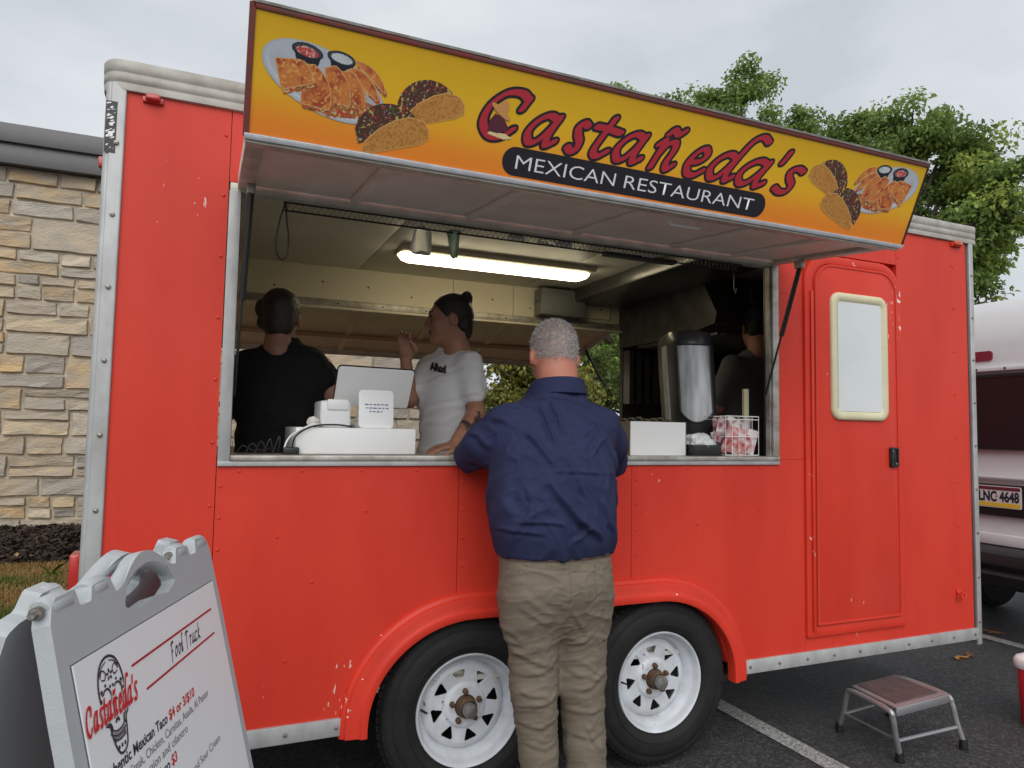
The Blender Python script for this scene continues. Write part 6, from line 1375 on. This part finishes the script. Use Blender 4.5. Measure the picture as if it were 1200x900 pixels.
# ================================================================== STEP STOOL
ss = thing('step_stool', 'small grey folding step stool with ribbed brown tread on the asphalt', 'step stool', (3.33,-.2,0))
sm = mat('stool_grey', (.36,.37,.38), .35, .6, var=.3, vs=12, col2=(.28,.28,.28)); tm = mat('tread', (.085,.060,.058), .45, var=.6, vs=30, col2=(.14,.105,.10))
HT = .225
A = [on(994,808,2,HT), on(1052,793,2,HT), on(1113,816,2,HT), on(1045,834,2,HT)]
fx = [Vector((3.165,-.015,.0)), Vector((3.56,.03,.0)), Vector((3.54,-.36,0)), Vector((3.15,-.345,0))]
def lerp4(u, v): return (A[0]*(1-u)+A[1]*u)*(1-v)+(A[3]*(1-u)+A[2]*u)*v
up = Vector((0,0,1))
for i, j in ((0,3),(1,2)):                   # two bent side frames
    a, b, fa, fb = A[i], A[j], fx[i], fx[j]; mid = (a+b)/2
    pts = spline([fa+up*.03, fa+(a-fa)*.55, fa+(a-fa)*.86, a+(b-a)*.10+up*.0, b+(a-b)*.10, fb+(b-fb)*.86, fb+(b-fb)*.55, fb+up*.03], 6)
    fr_ = MB().tube(pts, .0125, 10).build('side_frame', sm, ss, smooth=True)
    for f_ in (fa, fb): MB().tube([f_, f_+up*.012, f_+up*.045], [.018,.0185,.0155], 12).build('rubber_foot', M['black'], fr_, smooth=True)
MB().add([lerp4(u, v)+up*d for d in (.004,.016) for u, v in ((.06,.0),(.94,.0),(.94,1.),(.06,1.))], BF).build('platform', sm, ss, bevel=.006)
tp = MB().add([lerp4(u, v)+up*d for d in (.0165,.020) for u, v in ((.13,.06),(.87,.06),(.87,.92),(.13,.92))], BF).build('tread', tm, ss, bevel=.001)
for k in range(18): v = .08+.82*k/17; MB().add([lerp4(u, q)+up*d for d in (.0204,.0222) for u, q in ((.14,v-.009),(.86,v-.009),(.86,v+.009),(.14,v+.009))], BF).build('tread_rib', tm, tp)
MB().add([lerp4(u, v)+up*d for d in (-.022,.0165) for u, v in ((.05,1.005),(.95,1.005),(.95,1.05),(.05,1.05))], BF).build('front_lip', sm, ss, bevel=.006)
k = .42
MB().tube([fx[3]+(A[3]-fx[3])*k, fx[2]+(A[2]-fx[2])*k], .008, 8).build('cross_brace', sm, ss, smooth=True); MB().tube([fx[0]+(A[0]-fx[0])*k, fx[1]+(A[1]-fx[1])*k], .008, 8).build('cross_brace', sm, ss, smooth=True); MB().tube([fx[0]+(A[0]-fx[0])*.45, fx[3]+(A[3]-fx[3])*.45], .005, 8).build('cross_brace', sm, ss, smooth=True)

# ================================================================== RED COOLER at the edge of the frame, leaf litter
co = thing('drinks_cooler', 'red plastic drinks cooler with white lid standing on the asphalt', 'cooler', (4.2,-.40,0))
rm = mat('cooler_red', (.48,.02,.03), .4, var=.3, vs=8)
mb = MB(); mb.loft([[(4.235+u*s, -.40+v*s, z) for u, v in rrect(-.17,.17,-.14,.14,.05,5)] for z, s in ((0,.94),(.01,.96),(.27,1.02),(.275,1.0))]); mb.build('tub', rm, co, smooth=True, ang=50)
mb = MB(); mb.loft([[(4.235+u*s, -.40+v*s, z) for u, v in rrect(-.18,.18,-.15,.15,.055,5)] for z, s in ((.276,1.0),(.285,1.03),(.315,1.03),(.332,.97),(.336,.85))]); mb.build('lid', M['white_plastic'], co, smooth=True, ang=50)
MB().tube(spline([(4.20,-.545,.25),(4.12,-.57,.24),(4.12,-.57,.14),(4.20,-.545,.13)], 5), .009, 8).build('handle', M['white_plastic'], co, smooth=True)
lm = mat('dead_leaf', (.30,.14,.04), .7, rnd=[(.34,.16,.04),(.28,.11,.03),(.20,.10,.04)])
rs = random.Random(12)
for i, (px, py, L) in enumerate(((1128,771,.055),(1136,768,.05),(1122,773,.04),(1160,741,.06),(1168,743,.05),(5,765,.05))):
    p = on(px, py, 2, .006) if px > 100 else Vector((-.80,2.62,.19)); a = rs.uniform(0, 6.28); d = Vector((math.cos(a), math.sin(a), 0)); sdv = Vector((-d.y, d.x, 0)); vs = []
    for k in range(5): u = k/4; e = L*.33*math.sin(math.pi*(u*.9+.05)); c = p+d*L*(u-.5)*2; vs += [c-sdv*e+up*(.012*rs.random()+.004), c+up*.002, c+sdv*e+up*(.014*rs.random()+.002)]
    o = MB().add(vs, [(3*k+j, 3*k+j+1, 3*k+j+4, 3*k+j+3) for k in range(4) for j in (0,1)]).build('fallen_leaf', lm, smooth=True)
    tag(o, ['curled brown leaf on the asphalt behind the step stool','curled brown leaf on the asphalt behind the step stool','curled brown leaf on the asphalt behind the step stool','dry leaf on the parking line beneath the van','dry leaf on the parking line beneath the van','dry brown leaf lying on the lawn'][i], 'leaf', ['leaves behind the stool']*3 and ('leaves behind the stool' if i < 3 else 'leaves by the van' if i < 5 else 'lawn leaf'))
